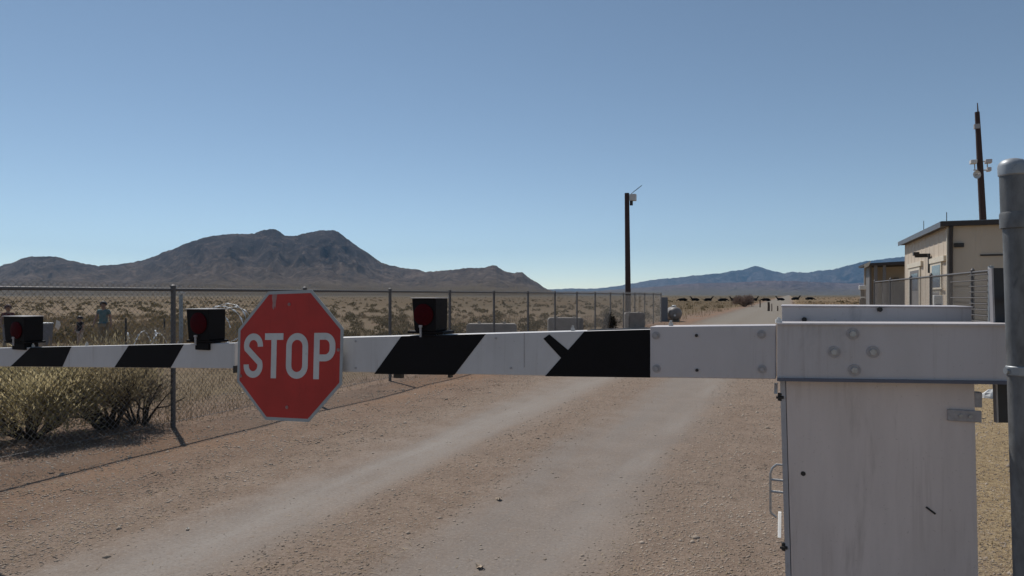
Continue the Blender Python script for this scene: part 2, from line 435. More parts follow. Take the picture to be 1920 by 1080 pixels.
def mountain(name, tab, D, Wf, Wb, material, seed, step, rough, nf, foot=0.12, rows=96):
    """a range: its crest line has the elevations of TAB at distance about D, with spurs and gullies running down to the valley"""
    pxs = np.arange(tab[0][0], tab[-1][0] + .1, step)
    V, Fs = [], []
    NS = rows
    for i, px in enumerate(pxs):
        a = (px - 960) / F
        dv, du = ray(px)
        wob = mnoise.noise(Vector((px * .006, seed, 0))) * .10
        De = D * (1 + wob)
        y = interp(tab, px) + rough * (mnoise.fractal(Vector((px * .06, seed * 3.3, 1)), .7, 2.1, 4) + .9 * abs(mnoise.noise(Vector((px * .13, seed, 4)))))
        H = max(2.0, (HOR - y) / F * De)
        L = math.sqrt(1 + a * a)
        for j in range(NS):
            J0 = int(NS * .62); s = j / J0 - 1.0 if j <= J0 else (j - J0) / (NS - 1 - J0) * 1.25            # -1 foot, 0 crest, 1.25 behind
            if s <= 0:
                Z = De + s * Wf; q = 1 + s
                p = foot * q + (1 - foot) * (q ** 1.75)
            else:
                Z = De + s * Wb; p = max(0.0, 1 - s / 1.25) ** 1.3
            x, yy = dv * Z, du * Z
            A = px * D / F                                     # metres along the range
            wv = 220 * nf / .0011 * .001
            o_ = 160 * mnoise.noise(Vector((x * .0016, yy * .0016, seed + 4)))
            g1 = 1 - abs(mnoise.noise(Vector(((A + o_) * .0052 * nf / .0011, De * s * .0009 * nf / .0011, seed)))) * 2.2
            g2 = 1 - abs(mnoise.noise(Vector(((A + o_ * .6) * .014 * nf / .0011, De * s * .003 * nf / .0011, seed + 2)))) * 2.2
            g3 = mnoise.fractal(Vector((x * nf * 9, yy * nf * 9, seed + 9)), .8, 2.1, 4)
            mid = 4 * p * (1 - p)
            h = H * p * (1 - mid * (.42 * (1 - g1) * .6 + .26 * (1 - g2) * .6)) + mid * H * .06 * g3
            h = min(h, H * (.25 + .75 * p) * 1.0)
            V.append((x, yy, h - (3.0 if j in (0, NS - 1) else 0.0)))
    for i in range(len(pxs) - 1):
        for j in range(NS - 1):
            a = i * NS + j
            Fs.append((a, a + NS, a + NS + 1, a + 1))
    mb = MB(); mb.v = V; mb.f = Fs; mb.m = [0] * len(Fs)
    return obj(name, mb, material, smooth=False, kind='structure')

LEFT = [(-900, 540), (-600, 522), (-350, 512), (-150, 505), (0, 499), (20, 492), (45, 483), (75, 479), (105, 480), (130, 487), (160, 493), (185, 498), (215, 495), (245, 492), (270, 487), (300, 475),
        (330, 463), (350, 455), (375, 446), (400, 440), (430, 438), (475, 437), (495, 430), (512, 428), (522, 432), (534, 442), (560, 439), (585, 434), (605, 431), (622, 430), (634, 434), (650, 446),
        (672, 461), (686, 471), (700, 480), (715, 492), (735, 498), (765, 502), (785, 505), (800, 509), (830, 506), (862, 503), (880, 500), (890, 502), (920, 497), (932, 498), (945, 507), (960, 511),
        (980, 510), (992, 520), (1008, 530), (1025, 540), (1045, 549), (1075, 552.4)]
mountain('rocky_hills', LEFT, 3300, 1500, 900, rock_material('rock_dark', (.050, .037, .037), (.112, .082, .063), (.150, .110, .062), 1.0), 1.7, 2.0, 1.7, .0011)
MIDR = [(1010, 552), (1060, 546.5), (1120, 545), (1170, 541), (1230, 537), (1280, 532), (1330, 530), (1380, 529), (1430, 526), (1480, 526), (1530, 528), (1580, 530), (1640, 531), (1720, 527), (1800, 524), (1950, 530), (2200, 534), (2600, 545)]
mountain('low_ridge', MIDR, 7200, 2400, 900, rock_material('rock_purple', (.095, .066, .068), (.13, .092, .088), (.15, .12, .08), .6), 5.2, 4.0, 1.2, .0006)
FARR = [(900, 551), (1000, 545), (1040, 542), (1080, 540), (1120, 541), (1150, 537), (1185, 531), (1230, 524), (1270, 520), (1310, 515), (1350, 513), (1375, 507), (1392, 506), (1405, 501), (1417, 498), (1432, 502), (1452, 508),
        (1470, 512), (1490, 509), (1510, 511), (1535, 507), (1560, 505), (1590, 498), (1615, 491), (1640, 487), (1690, 481), (1740, 477), (1800, 474), (1870, 480), (1950, 486), (2100, 492), (2300, 500), (2700, 530)]
mountain('far_range', FARR, 12500, 2600, 1200, rock_material('rock_far', (.040, .032, .036), (.085, .066, .062), (.10, .085, .07), .4), 8.4, 4.0, 1.5, .0004)

# ================================================================ BARRIER GATE
UA = 3.148                                   # the plane of the arm's front face
gate = thing('barrier_gate', (.36, UA + .30, 0), 'closed road barrier with white and black striped arm on grey metal cabinet', 'barrier gate')

def section(mb, px0, t0, b0, px1, t1, b1, u, depth, v0=None):
    """a box section whose front face has these pixel corners in the plane y = u"""
    xa, zt0 = hit_u(px0, t0, u); _, zb0 = hit_u(px0, b0, u)
    xb, zt1 = hit_u(px1, t1, u); _, zb1 = hit_u(px1, b1, u)
    if v0 is not None:
        k = (v0 - xa) / (xb - xa)
        zt0, zb0 = zt0 + (zt1 - zt0) * k, zb0 + (zb1 - zb0) * k; xa = v0
    mb.hexa([(xa, u, zb0), (xb, u, zb1), (xb, u + depth, zb1), (xa, u + depth, zb0)],
            [(xa, u, zt0), (xb, u, zt1), (xb, u + depth, zt1), (xa, u + depth, zt0)])
    return xa, xb, zt0, zt1, zb0, zb1

mb = MB(); outer = section(mb, 20, 652, 687.5, 440, 643, 691, UA + .012, .05, v0=-6.2)
# carry the thin section a little way behind the sign into the thick one
arm_out = obj('arm_tube', mb, M['white'], gate, bevel=.004)
mb = MB(); inner = section(mb, 452, 638, 694, 1226, 617, 708.5, UA, .115)
arm_in = obj('arm_tube', mb, M['white'], gate, bevel=.005)
mb = MB(); section(mb, 1219, 612.5, 708, 1455, 610, 711, UA - .012, .15)
sleeve = obj('arm_sleeve', mb, M['alum'], gate, bevel=.004)

def stripe(parent, pts, u):
    mb = MB(); P = [hit_u(x, y, u) for x, y in pts]
    mb.face_prism(P[::-1], u - .002, u + .0005)
    return obj('black_stripe', mb, M['black'], parent)
UO = UA + .012
for pts in ([(58, 651.3), (134, 649.6), (117, 687.6), (20, 687.0)], [(242, 647.4), (345, 645.2), (320, 689.6), (215, 688.6)]):
    stripe(arm_out, pts, UO)
for pts in ([(520, 636.6), (610, 634.2), (572, 694.8), (482, 694.0)], [(753, 630.2), (911, 626.0), (852, 703.0), (702, 701.0)],
            [(1096, 621.2), (1219, 618.0), (1219, 708.0), (1022, 705.4)], [(1030, 627), (1066, 657), (1054, 673), (1019, 635)]):
    stripe(arm_in, pts, UA - (.0006 if pts[0][0] == 1030 else 0))
# the last band is painted over the top of the arm too
xa, _ = hit_u(1098, 620, UA); xb, _ = hit_u(1219, 618, UA)
def arm_top(x): return inner[2] + (inner[3] - inner[2]) * (x - inner[0]) / (inner[1] - inner[0])
mb = MB(); mb.hexa([(xa, UA + .03, arm_top(xa)), (xb, UA + .03, arm_top(xb)), (xb, UA + .116, arm_top(xb)), (xa, UA + .116, arm_top(xa))],
                   [(xa, UA + .03, arm_top(xa) + .003), (xb, UA + .03, arm_top(xb) + .003), (xb, UA + .116, arm_top(xb) + .003), (xa, UA + .116, arm_top(xa) + .003)])
obj('black_stripe', mb, M['black'], arm_in)
# weld seam and rivets on the arm
mb = MB(); x, z = hit_u(983, 660, UA); mb.box(x - .0015, x + .0015, UA - .0015, UA + .001, z - .075, z + .095)
obj('weld_seam', mb, M['washer'], arm_in)
for px, py in ((930, 634), (958, 690), (667, 640), (667, 690)):
    mb = MB(); x, z = hit_u(px, py, UA); mb.cyl((x, UA + .001, z), (x, UA - .004, z), .006, n=10); obj('rivet', mb, M['washer'], arm_in)
# clamps hanging under the arm and bolt ends on its top
for px, py, w, h, par, u in ((745, 703, .05, .030, arm_in, UA + .03), (842, 704, .016, .02, arm_in, UA + .02), (438, 690, .012, .05, arm_out, UO - .004)):
    x, z = hit_u(px, py, u); mb = MB(); mb.box(x - w / 2, x + w / 2, u, u + .03, z - h * .6, z + h * .25)
    obj('clamp', mb, M['darkmetal'], par, bevel=.002)
for px, par in ((1258, sleeve), (1074, arm_in), (163, arm_out), (62, arm_out)):
    u = UA + .05; x, _ = hit_u(px, 610, u); z = arm_top(x) if par is arm_in else 0
    if par is arm_out: z = outer[2] + (outer[3] - outer[2]) * (x - outer[0]) / (outer[1] - outer[0])
    if par is sleeve: _, z = hit_u(1258, 612.0, UA - .012)
    mb = MB(); mb.cyl((x, u, z - .002), (x, u, z + .014), .011, n=6); mb.cyl((x, u, z + .014), (x, u, z + .026), .006, n=8)
    obj('bolt', mb, M['bolt'], par)

def bolt(px, py, u, par, r=.012, dark=False):
    x, z = hit_u(px, py, u)
    mb = MB(); mb.cyl((x, u + .001, z), (x, u - .004, z), r * 1.65, n=20, mi=0); mb.cyl((x, u - .003, z), (x, u - .013, z), r * .92, n=6, mi=1)
    obj('bolt', mb, [M['washer'], M['washer'] if dark else M['bolt']], par)
for px, py in ((1230, 629), (1231, 691), (1428, 627), (1429, 692)): bolt(px, py, UA - .012, sleeve, .011, True)
for px, py in ((1306, 629), (1307, 694)):
    x, z = hit_u(px, py, UA - .012); mb = MB(); mb.cyl((x, UA - .011, z), (x, UA - .019, z), .007, n=10)
    obj('screw', mb, M['darkmetal'], sleeve)

# beam (channel section) that carries the arm past the cabinet
UB = UA - .035
xa, zt0 = hit_u(1457, 609, UB); _, zb0 = hit_u(1457, 709, UB)
xb, zt1 = hit_u(1888, 610, UB); _, zb1 = hit_u(1888, 713, UB)
xb += .10
mb = MB()
mb.hexa([(xa, UB + .012, zb0), (xb, UB + .012, zb1), (xb, UB + .02, zb1), (xa, UB + .02, zb0)], [(xa, UB + .012, zt0), (xb, UB + .012, zt1), (xb, UB + .02, zt1), (xa, UB + .02, zt0)])
for mi_, za, zb, th in ((0, zt0, zt1, .007), (1, zb0 - .013, zb1 - .013, .013)):
    mb.hexa([(xa, UB, za), (xb, UB, zb), (xb, UB + .21, zb), (xa, UB + .21, za)], [(xa, UB, za + th), (xb, UB, zb + th), (xb, UB + .21, zb + th), (xa, UB + .21, za + th)], mi_)
beam = obj('beam', mb, [M['alum'], M['flange']], gate)
for px, py in ((1599, 626), (1564, 660), (1637, 660), (1602, 694)): bolt(px, py, UB + .012, beam, .0145)
mb = MB(); mb.cyl((xa + .006, UB + .06, zt0 + .006), (xa + .006, UB + .06, zt0 + .022), .014, n=8); mb.cyl((xa + .006, UB + .06, zt0 + .021), (xa + .006, UB + .06, zt0 + .03), .007, n=8)
obj('bolt', mb, M['offwhite'], beam)

# rear channel of the drive unit, a little higher than the front beam
UR = UA + .30
xa2, zr0 = hit_u(1466, 574, UR); xb2, zr1 = hit_u(1822, 573, UR)
zr = (zr0 + zr1) / 2
mb = MB()
mb.box(xa2, xb2, UR, UR + .012, 1.40, zr - .006)
mb.box(xa2 - .004, xb2 + .004, UR - .006, UR + .36, zr - .006, zr)
mb.box(xa2, xb2, UR + .33, UR + .342, 1.40, zr - .006)
mb.box(xa2, xa2 + .01, UR + .012, UR + .33, 1.40, zr - .006); mb.box(xb2 - .01, xb2, UR + .012, UR + .33, 1.40, zr - .006)
hous = obj('drive_housing', mb, M['alum'], gate, bevel=.002)
for px, py in ((1649, 580), (1508, 599)):
    x, z = hit_u(px, py, UR); mb = MB(); mb.cyl((x, UR + .001, z), (x, UR - .02, z), .012, n=6)
    obj('bolt', mb, M['darkmetal'], hous)

# cabinet
UC = UA + .035
xl, _ = hit_u(1471, 730, UC); xr, _ = hit_u(1829, 730, UC)
xl2, zc = hit_u(1482, 1080, UC); xr2, _ = hit_u(1838, 1080, UC)
k = (1.40 - 0.03) / (1.40 - zc)
bl, br = xl + (xl2 - xl) * k, xr + (xr2 - xr) * k
mb = MB(); mb.hexa([(bl - .016, UC + .02, .03), (br, UC + .02, .03), (br, UC + .60, .03), (bl - .016, UC + .60, .03)],
                   [(xl - .016, UC + .02, 1.40), (xr, UC + .02, 1.40), (xr, UC + .60, 1.40), (xl - .016, UC + .60, 1.40)])
cab = obj('cabinet', mb, M['cabinet_edge'], gate, bevel=.004)
mb = MB(); mb.hexa([(bl + .004, UC, .06), (br - .004, UC, .06), (br - .004, UC + .019, .06), (bl + .004, UC + .019, .06)],
                   [(xl + .004, UC, 1.385), (xr - .004, UC, 1.385), (xr - .004, UC + .019, 1.385), (xl + .004, UC + .019, 1.385)])
door = obj('door', mb, M['cabinet'], gate, bevel=.003)
mb = MB(); mb.hexa([(bl - .020, UC + .004, .05), (bl + .001, UC + .004, .05), (bl + .001, UC + .0195, .05), (bl - .020, UC + .0195, .05)],
                   [(xl - .020, UC + .004, 1.388), (xl + .001, UC + .004, 1.388), (xl + .001, UC + .0195, 1.388), (xl - .020, UC + .0195, 1.388)])
obj('edge_strip', mb, M['cabinet_edge'], door)
# scratches and a hole in the door skin
mb = MB(); x, z = hit_u(1506, 888, UC); mb.cyl((x, UC + .001, z), (x, UC - .002, z), .010, n=12); obj('screw_hole', mb, M['darkmetal'], door)
mb = MB(); x, z = hit_u(1745, 957, UC); mb.tube([(x - .016, UC - .001, z + .012), (x + .016, UC - .001, z - .012)], .0042, 6)
obj('scratch', mb, M['darkmetal'], door)
# latch plate on the right
x, z = hit_u(1807, 779, UC); mb = MB(); mb.box(x - .056, x + .058, UC - .012, UC - .0005, z - .023, z + .023)
x2, z2 = hit_u(1831, 750, UC); mb.box(x2 - .006, x2 + .020, UC + .002, UC + .04, z2 - .03, z2 + .03)
latch = obj('latch', mb, M['washer'], door, bevel=.003)
for dx in (-.012, .02):
    mb = MB(); mb.cyl((x + dx, UC - .011, z), (x + dx, UC - .018, z), .007, n=8); obj('screw', mb, M['bolt'], latch)
# hinges on the left edge, one at the top, one near the bottom
for py in (738, 1018):
    x, z = hit_u(1463 if py < 900 else 1470, py, UC + .02)
    mb = MB()
    mb.cyl((x, UC + .012, z - .030), (x, UC + .012, z + .004), .0105, n=10, mi=1)
    mb.box(x - .004, x + .016, UC + .004, UC + .016, z - .022, z - .006, 1)
    mb.box(x - .017, x + .014, UC - .004, UC + .003, z - .020, z - .010, 1)
    za_, zb_ = (z + .002, z + .040) if py < 900 else (z + .030, z + .105)
    xq = x - .017; dy = (zb_ - za_) * 1.5
    mb.hexa([(xq - .008, UC - .012, za_), (xq + .006, UC - .012, za_), (xq + .006, UC + .010, za_), (xq - .008, UC + .010, za_)], [(xq - .008, UC - .012 + dy, zb_), (xq + .006, UC - .012 + dy, zb_), (xq + .006, UC + .012 + dy, zb_), (xq - .008, UC + .012 + dy, zb_)], 0)
    obj('hinge', mb, [M['offwhite'], M['darkmetal']], cab, bevel=.0015)
# bent-rod handle standing off the left side
u = UC + .02
pl = [(1468, 872), (1456, 871), (1448, 878), (1444.5, 888), (1444.5, 958), (1447, 963), (1456, 970)]
mb = MB()
mb.tube([(hit_u(px, py, u)[0], u, hit_u(px, py, u)[1]) for px, py in pl], .0052, 8)
for py in (899, 921):
    a_, z_ = hit_u(1444.5, py, u); b_, _ = hit_u(1470, py, u); mb.tube([(a_, u, z_), (b_ + .006, u, z_)], .0058, 8)
obj('handle', mb, M['bolt'], cab, smooth=True)
mb = MB(); mb.box(bl - .12, br + .12, UC - .10, UC + .75, -.05, .032)
obj('concrete_pad', mb, M['concrete'], gate, bevel=.015)

# the three warning lamps on the arm
def warn_lamp(pL, pM, yT, yB, lx, ly, foot):
    u = UA - .022
    x0, _ = hit_u(pL, yB, u); x1, zt = hit_u(pM, yT, u); _, zb = hit_u((pL + pM) / 2, yB, u)
    d = .135; mb = MB(); g = .012
    mb.hexa([(x0 + g, u + .006, zb), (x1 - g * .3, u + .006, zb), (x1 - g * .3, u + d, zb), (x0 + g, u + d, zb)],
            [(x0, u, zt - .006), (x1, u, zt - .006), (x1, u + d, zt - .006), (x0, u + d, zt - .006)])
    w = x1 - x0
    mb.box(x0 - foot, x1 + foot, u + .012, u + d + .012, zb - .014, zb - .0005)       # foot plate
    mb.box(x0 + w * .3, x1 - w * .1, u + .016, u + d - .02, zb - .06 if foot < .02 else zb - .03, zb - .0145)
    lamp = obj('warning_lamp', mb, M['lampbox'], gate, bevel=.004)
    mb = MB(); mb.box(x0 - .002, x1 + .003, u - .012, u + d + .003, zt - .0055, zt)
    obj('lid', mb, M['lid'], lamp, bevel=.002)
    cx, cz = hit_u(lx, ly, u); r = min(w * .40, (zt - zb) * .34)
    mb = MB(); n = 24; vs = []
    prof = [(r, .003), (r, -.003), (r * .85, -.006), (r * .5, -.008), (0.001, -.009)]
    for rr, dy in prof:
        for k in range(n): vs.append((cx + rr * math.cos(2 * math.pi * k / n), u + dy, cz + rr * math.sin(2 * math.pi * k / n)))
    fs = [(i * n + k, (i + 1) * n + k, (i + 1) * n + (k + 1) % n, i * n + (k + 1) % n) for i in range(len(prof) - 1) for k in range(n)]
    mb.add(vs, fs); obj('lens', mb, M['lens'], lamp, smooth=True)
    mb = MB(); mb.cyl((cx - r * .2, u - .01, zb - .03), (cx - r * .2, u - .01, zb + .028), .006, n=8); mb.cyl((cx - r * .2, u - .01, zb + .02), (cx - r * .2, u - .01, zb + .032), .010, n=6)
    obj('clamp_bolt', mb, M['washer'], lamp)
    return lamp
warn_lamp(6, 45, 593, 640, 30, 619, .008)
warn_lamp(349, 391, 579, 638, 372, 606, .014)
warn_lamp(772, 817, 558, 621, 794, 590, .035)

# ================================================================ STOP SIGN
US = UA - .040
cx, cz = hit_u(540.5, 667.2, US)
sign = thing('stop_sign', (cx, US, cz), 'red octagonal STOP sign with pale border bolted to the striped barrier arm', 'sign')
RT = math.radians(-1.6)
def srot(p): return (cx + p[0] * math.cos(RT) + p[1] * math.sin(RT) * -1, cz + p[0] * math.sin(RT) + p[1] * math.cos(RT))
def RTp(pts): return [(cx + x * math.cos(RT) - z * math.sin(RT) * -1 * -1, cz + x * -math.sin(RT) + z * math.cos(RT)) for x, z in pts]
def octa(h):
    a = h * math.tan(math.pi / 8)
    return [(-a, -h), (a, -h), (h, -a), (h, a), (a, h), (-a, h), (-h, a), (-h, -a)]
mb = MB(); mb.face_prism(RTp(octa(.370)), US, US + .0035); plate = obj('plate', mb, M['signwhite'], sign)
mb = MB(); mb.face_prism(RTp(octa(.352)), US - .0008, US + .0004); redf = obj('red_face', mb, M['red'], sign)
for zz in (-.05, .05):
    mb = MB(); mb.box(cx - .02, cx + .02, US + .0036, UA + .012, cz + zz - .012, cz + zz + .012); obj('mounting_bracket', mb, M['steel'], sign)

def stroke(path, w, closed=False):
    P = [Vector(p) for p in path]; n = len(P); L, R = [], []
    for i in range(n):
        a = P[i - 1] if (i > 0 or closed) else P[i]; b = P[(i + 1) % n] if (i < n - 1 or closed) else P[i]
        d0 = (P[i] - a); d1 = (b - P[i])
        if d0.length < 1e-9: d0 = d1
        if d1.length < 1e-9: d1 = d0
        n0 = Vector((-d0.y, d0.x)).normalized(); n1 = Vector((-d1.y, d1.x)).normalized()
        m = (n0 + n1).normalized(); k = w / 2 / max(.5, m.dot(n0))
        L.append(P[i] + m * k); R.append(P[i] - m * k)
    return L, R

def letter(parts):
    mb = MB()
    for path, closed in parts:
        L, R = stroke(path, SW, closed); n = len(L)
        y0, y1 = US - .0020, US - .0006
        vs = []
        for l, r in zip(L, R):
            (xa, za), (xb, zb) = RTp([l, r])
            vs += [(xa, y0, za), (xb, y0, zb), (xa, y1, za), (xb, y1, zb)]
        fs = []
        for i in range(n if closed else n - 1):
            a = 4 * i; b = 4 * ((i + 1) % n)
            fs += [(a, a + 1, b + 1, b), (a, b, b + 2, a + 2), (a + 1, a + 3, b + 3, b + 1)]
        if not closed:
            e = 4 * (n - 1); fs += [(0, 2, 3, 1), (e, e + 1, e + 3, e + 2)]
        mb.add(vs, fs)
    obj('letter', mb, M['letter'], redf)
SW, LH = .038, .258
def arc(cx_, cz_, rx, rz, a0, a1, n=12):
    return [(cx_ + rx * math.cos(math.radians(a0 + (a1 - a0) * i / n)), cz_ + rz * math.sin(math.radians(a0 + (a1 - a0) * i / n))) for i in range(n + 1)]
hh = LH / 2; h2 = hh - SW / 2
def S_(x0, x1):
    m = (x0 + x1) / 2; rx = (x1 - x0) / 2 - SW / 2; rz = .052
    top = [(m + rx, h2 - rz - .006)] + arc(m, h2 - rz, rx, rz, 5, 200, 16)
    bot = arc(m, -h2 + rz, rx, rz, 20, -175, 16) + [(m - rx, -h2 + rz + .006)]
    return [(top + bot, False)]
def T_(x0, x1):
    m = (x0 + x1) / 2
    return [([(x0, h2), (x1, h2)], False), ([(m, hh - SW - .0002), (m, -hh)], False)]
def O_(x0, x1):
    m = (x0 + x1) / 2; rx = (x1 - x0) / 2 - SW / 2; rz = .055
    return [(arc(m, h2 - rz, rx, rz, 0, 180, 14) + arc(m, -h2 + rz, rx, rz, 180, 360, 14), True)]
def P_(x0, x1):
    xs = x0 + SW + .0002; xe = x1 - SW / 2; lo = -.010; r = .05
    pth = [(xs, h2), (xe - r, h2)] + arc(xe - r, h2 - r, r, r, 90, 0, 8) + arc(xe - r, lo + r, r, r, 0, -90, 8) + [(xs, lo)]
    return [([(x0 + SW / 2, hh), (x0 + SW / 2, -hh)], False), (pth, False)]
for parts in (S_(-.322, -.182), T_(-.168, -.036), O_(-.014, .138), P_(.178, .322)): letter(parts)
for bx_, bz_ in ((0, .292), (0, -.292), (.342, .035), (-.342, -.12)):
    (bx_, bz_), = RTp([(bx_, bz_)]); mb = MB()
    mb.cyl((bx_, US - .0006, bz_), (bx_, US - .004, bz_), .0095, n=14); mb.cyl((bx_, US - .003, bz_), (bx_, US - .008, bz_), .0055, n=6)
    obj('bolt', mb, M['scuff'], sign)
mb = MB(); mb.face_prism(RTp([(-.122, .3515), (-.125, .335), (-.119, .305), (-.121, .280), (-.112, .262), (-.104, .285), (-.098, .270), (-.095, .310), (-.090, .340), (-.086, .3515)]), US - .0012, US - .0006)
obj('worn_patch', mb, M['scuff'], redf)
mb = MB(); mb.face_prism(RTp([(-.3515, -.09), (-.352, -.14), (-.345, -.10), (-.350, -.02)]), US - .0012, US - .0006)
obj('worn_patch', mb, M['scuff'], redf)

# ================================================================ GATE POST on the right
ZP = 2.42
def post_at(px, y):                            # centre line of the leaning post
    x, u = at(px, ZP); return x, u, EYE - (y - HOR) / F * ZP
t0 = post_at(1898, 312); b0 = post_at(1921.5, 1080)
leanx = (t0[0] - b0[0]) / (t0[2] - b0[2]); leany = (t0[1] - b0[1]) / (t0[2] - b0[2])
bx0, by0 = t0[0] - leanx * t0[2], t0[1] - leany * t0[2]
gp_ = thing('gate_post', (bx0, by0, 0), 'tall galvanised pipe post with domed cap beside the barrier cabinet', 'post')
zc_ = t0[2]
def zof(y): return EYE - (y - HOR) / F * ZP
mb = MB(); mb.lathe([(.0345, -.05), (.0345, zof(425))], bx0, by0, 28, axis=(leanx, leany)); obj('pipe', mb, M['post_steel'], gp_, smooth=True)
mb = MB(); mb.lathe([(.0395, zof(428)), (.0395, zof(324))], bx0, by0, 28, axis=(leanx, leany)); obj('upper_sleeve', mb, M['post_steel'], gp_, smooth=True)
mb = MB(); mb.lathe([(.0400, zof(330)), (.0435, zof(328)), (.0440, zof(312)), (.0415, zof(307)), (.033, zof(301)), (.018, zof(298)), (.002, zof(297))], bx0, by0, 28, axis=(leanx, leany))
obj('cap', mb, M['steel'], gp_, smooth=True)
mb = MB(); mb.lathe([(.0425, zof(428)), (.0430, zof(424)), (.0430, zof(402)), (.0400, zof(398))], bx0, by0, 28, axis=(leanx, leany)); obj('clamp_band', mb, M['post_steel'], gp_, smooth=True)
mb = MB(); z1, z2 = zof(704), zof(686); mb.lathe([(.0350, z1), (.0385, z1 + .003), (.0385, z2 - .003), (.0350, z2)], bx0, by0, 28, axis=(leanx, leany))
zz = (z1 + z2) / 2; xx, yy = bx0 + leanx * zz, by0 + leany * zz
d_ = Vector((-CS, -SN, 0)); mb.cyl((xx - .036 * CS, yy - .036 * SN, zz), (xx - .047 * CS, yy - .047 * SN, zz), .012, n=8)
obj('clamp_band', mb, M['steel'], gp_, smooth=True)
# board clamped to the post, seen from behind
zb1, zb2 = EYE - (790 - HOR) / F * 2.75, EYE - (503 - HOR) / F * 2.75
xa_, ua_ = at(1859, 2.72); xb_, ub_ = at(1869.5, 2.72)
hx, hy = CS, SN
def board(x0, y0, w, th, za, zb, sh):
    # plate w wide along the picture's own horizontal, th thick; SH leans its foot to the right
    nx, ny = -SN, CS
    q = lambda X, Y, Zz: [(X, Y, Zz), (X + hx * w, Y + hy * w, Zz), (X + hx * w + nx * th, Y + hy * w + ny * th, Zz), (X + nx * th, Y + ny * th, Zz)]
    return q(x0 + hx * sh, y0 + hy * sh, za), q(x0, y0, zb)
mb = MB(); bo, to = board(xa_ + hx * .008, ua_ + hy * .008, .26, .006, zb1, zb2, .022); mb.hexa(bo, to); obj('board', mb, M['panel_back'], gp_)
mb = MB(); bo, to = board(xa_, ua_, .0075, .018, zb1, zb2, .022); mb.hexa(bo, to); obj('sunlit_board_edge', mb, M['panel_edge'], gp_)
mb = MB(); zz = zof(560); mb.tube([(bx0 + leanx * zz, by0 + leany * zz, zz), (xa_ + hx * .12, ua_ + hy * .12, zz)], .012, 8); obj('board_bracket', mb, M['post_steel'], gp_)

# ================================================================ CHAIN-LINK FENCES
def fence_posts(u0, n, du): return [u0 + du * k for k in range(n)]
FV, FH = -7.36, 1.79
fence = thing('chain_link_fence', (FV, 6.5, 0), 'long grey chain link fence along the left side of the dirt road', 'fence')
us = [6.51 + 2.58 * k for k in range(-2, 15)]
for u in us:
    mb = MB(); r = .036 if u == us[-1] else .030
    mb.cyl((FV, u, -.1), (FV, u, FH + .01), r, n=14); mb.lathe([(r, FH + .0), (r + .006, FH + .002), (r + .004, FH + .03), (.004, FH + .05)], FV, u, 14)
    obj('post', mb, M['fence'], fence, smooth=True)
mb = MB(); mb.cyl((FV, us[0], FH - .022), (FV, us[-1], FH - .022), .021, n=10); obj('top_rail', mb, M['fence'], fence, smooth=True)
mb = MB(); mb.cyl((FV + .03, us[0], .07), (FV + .03, us[-1], .07), .003, n=5); obj('tension_wire', mb, M['wire'], fence)

def netting(P0, P1, z0, z1, pitch, r):
    """chain-link: two families of crossing wires, each a thin three-sided rod"""
    P0, P1 = Vector(P0), Vector(P1); L = (P1 - P0).length; d = (P1 - P0) / L
    nrm = Vector((-d.y, d.x, 0)); h = z1 - z0; V, Fs = [], []
    for fam in (1, -1):
        s = -h
        while s < L + h:
            a, b = (s, s + h) if fam == 1 else (s + h, s)
            za, zb = z0, z1
            # clip to the panel
            def clip(a, b, za, zb):
                if a < 0: k = (0 - a) / (b - a) if b != a else 0; za = za + (zb - za) * k; a = 0
                if a > L: k = (L - a) / (b - a); za = za + (zb - za) * k; a = L
                return a, za
            if max(a, b) > 0 and min(a, b) < L:
                na, nza = clip(a, b, za, zb); nb, nzb = clip(b, a, zb, za)
                if abs(nzb - nza) > .02:
                    p = P0 + d * na + Vector((0, 0, nza)) + nrm * (fam * r); q = P0 + d * nb + Vector((0, 0, nzb)) + nrm * (fam * r)
                    ax = (q - p).normalized(); u_ = ax.cross(nrm).normalized(); k = len(V)
                    for pt in (p, q):
                        for t in (0, 2.094, 4.189): V.append(pt + nrm * (r * math.cos(t)) + u_ * (r * math.sin(t)))
                    Fs += [(k, k + 1, k + 4, k + 3), (k + 1, k + 2, k + 5, k + 4), (k + 2, k, k + 3, k + 5)]
            s += pitch
    mb = MB(); mb.v = [tuple(v) for v in V]; mb.f = Fs; mb.m = [0] * len(Fs)
    return mb
obj('netting', netting((FV + .034, us[0], 0), (FV + .034, us[-1], 0), .05, FH + .055, .072, .0023), M['wire'], fence)

# fence on the right, in front of the building
A = at(1858, 13.0); B = at(1640, 24.6); C_ = at(1625, 40)
yard = thing('yard_fence', (A[0], A[1], 0), 'grey chain link yard fence with rail gate in front of the beige building', 'fence')
def lerp(p, q, k): return (p[0] + (q[0] - p[0]) * k, p[1] + (q[1] - p[1]) * k)
YH = 2.19
for k in (0, .09, .36, .54, .77, 1.0):
    p = lerp(A, B, k); mb = MB(); r = .05 if k == 0 else .035
    mb.cyl((p[0], p[1], -.1), (p[0], p[1], YH + (.06 if k == 0 else .02)), r, n=12); mb.lathe([(r, YH + .0), (r + .006, YH + .02), (.004, YH + .07)], p[0], p[1], 12)
    obj('post', mb, M['steel'] if k in (0, ) else M['fence'], yard, smooth=True)
mb = MB(); mb.cyl((A[0], A[1], YH - .03), (B[0], B[1], YH - .03), .024, n=10); obj('top_rail', mb, M['fence'], yard, smooth=True)
obj('netting', netting((A[0], A[1], 0), (B[0], B[1], 0), .05, YH, .076, .0020), M['yard_wire'], yard)
q1, q2 = lerp(A, B, .0), lerp(A, B, .09); q3 = lerp(A, B, .20)
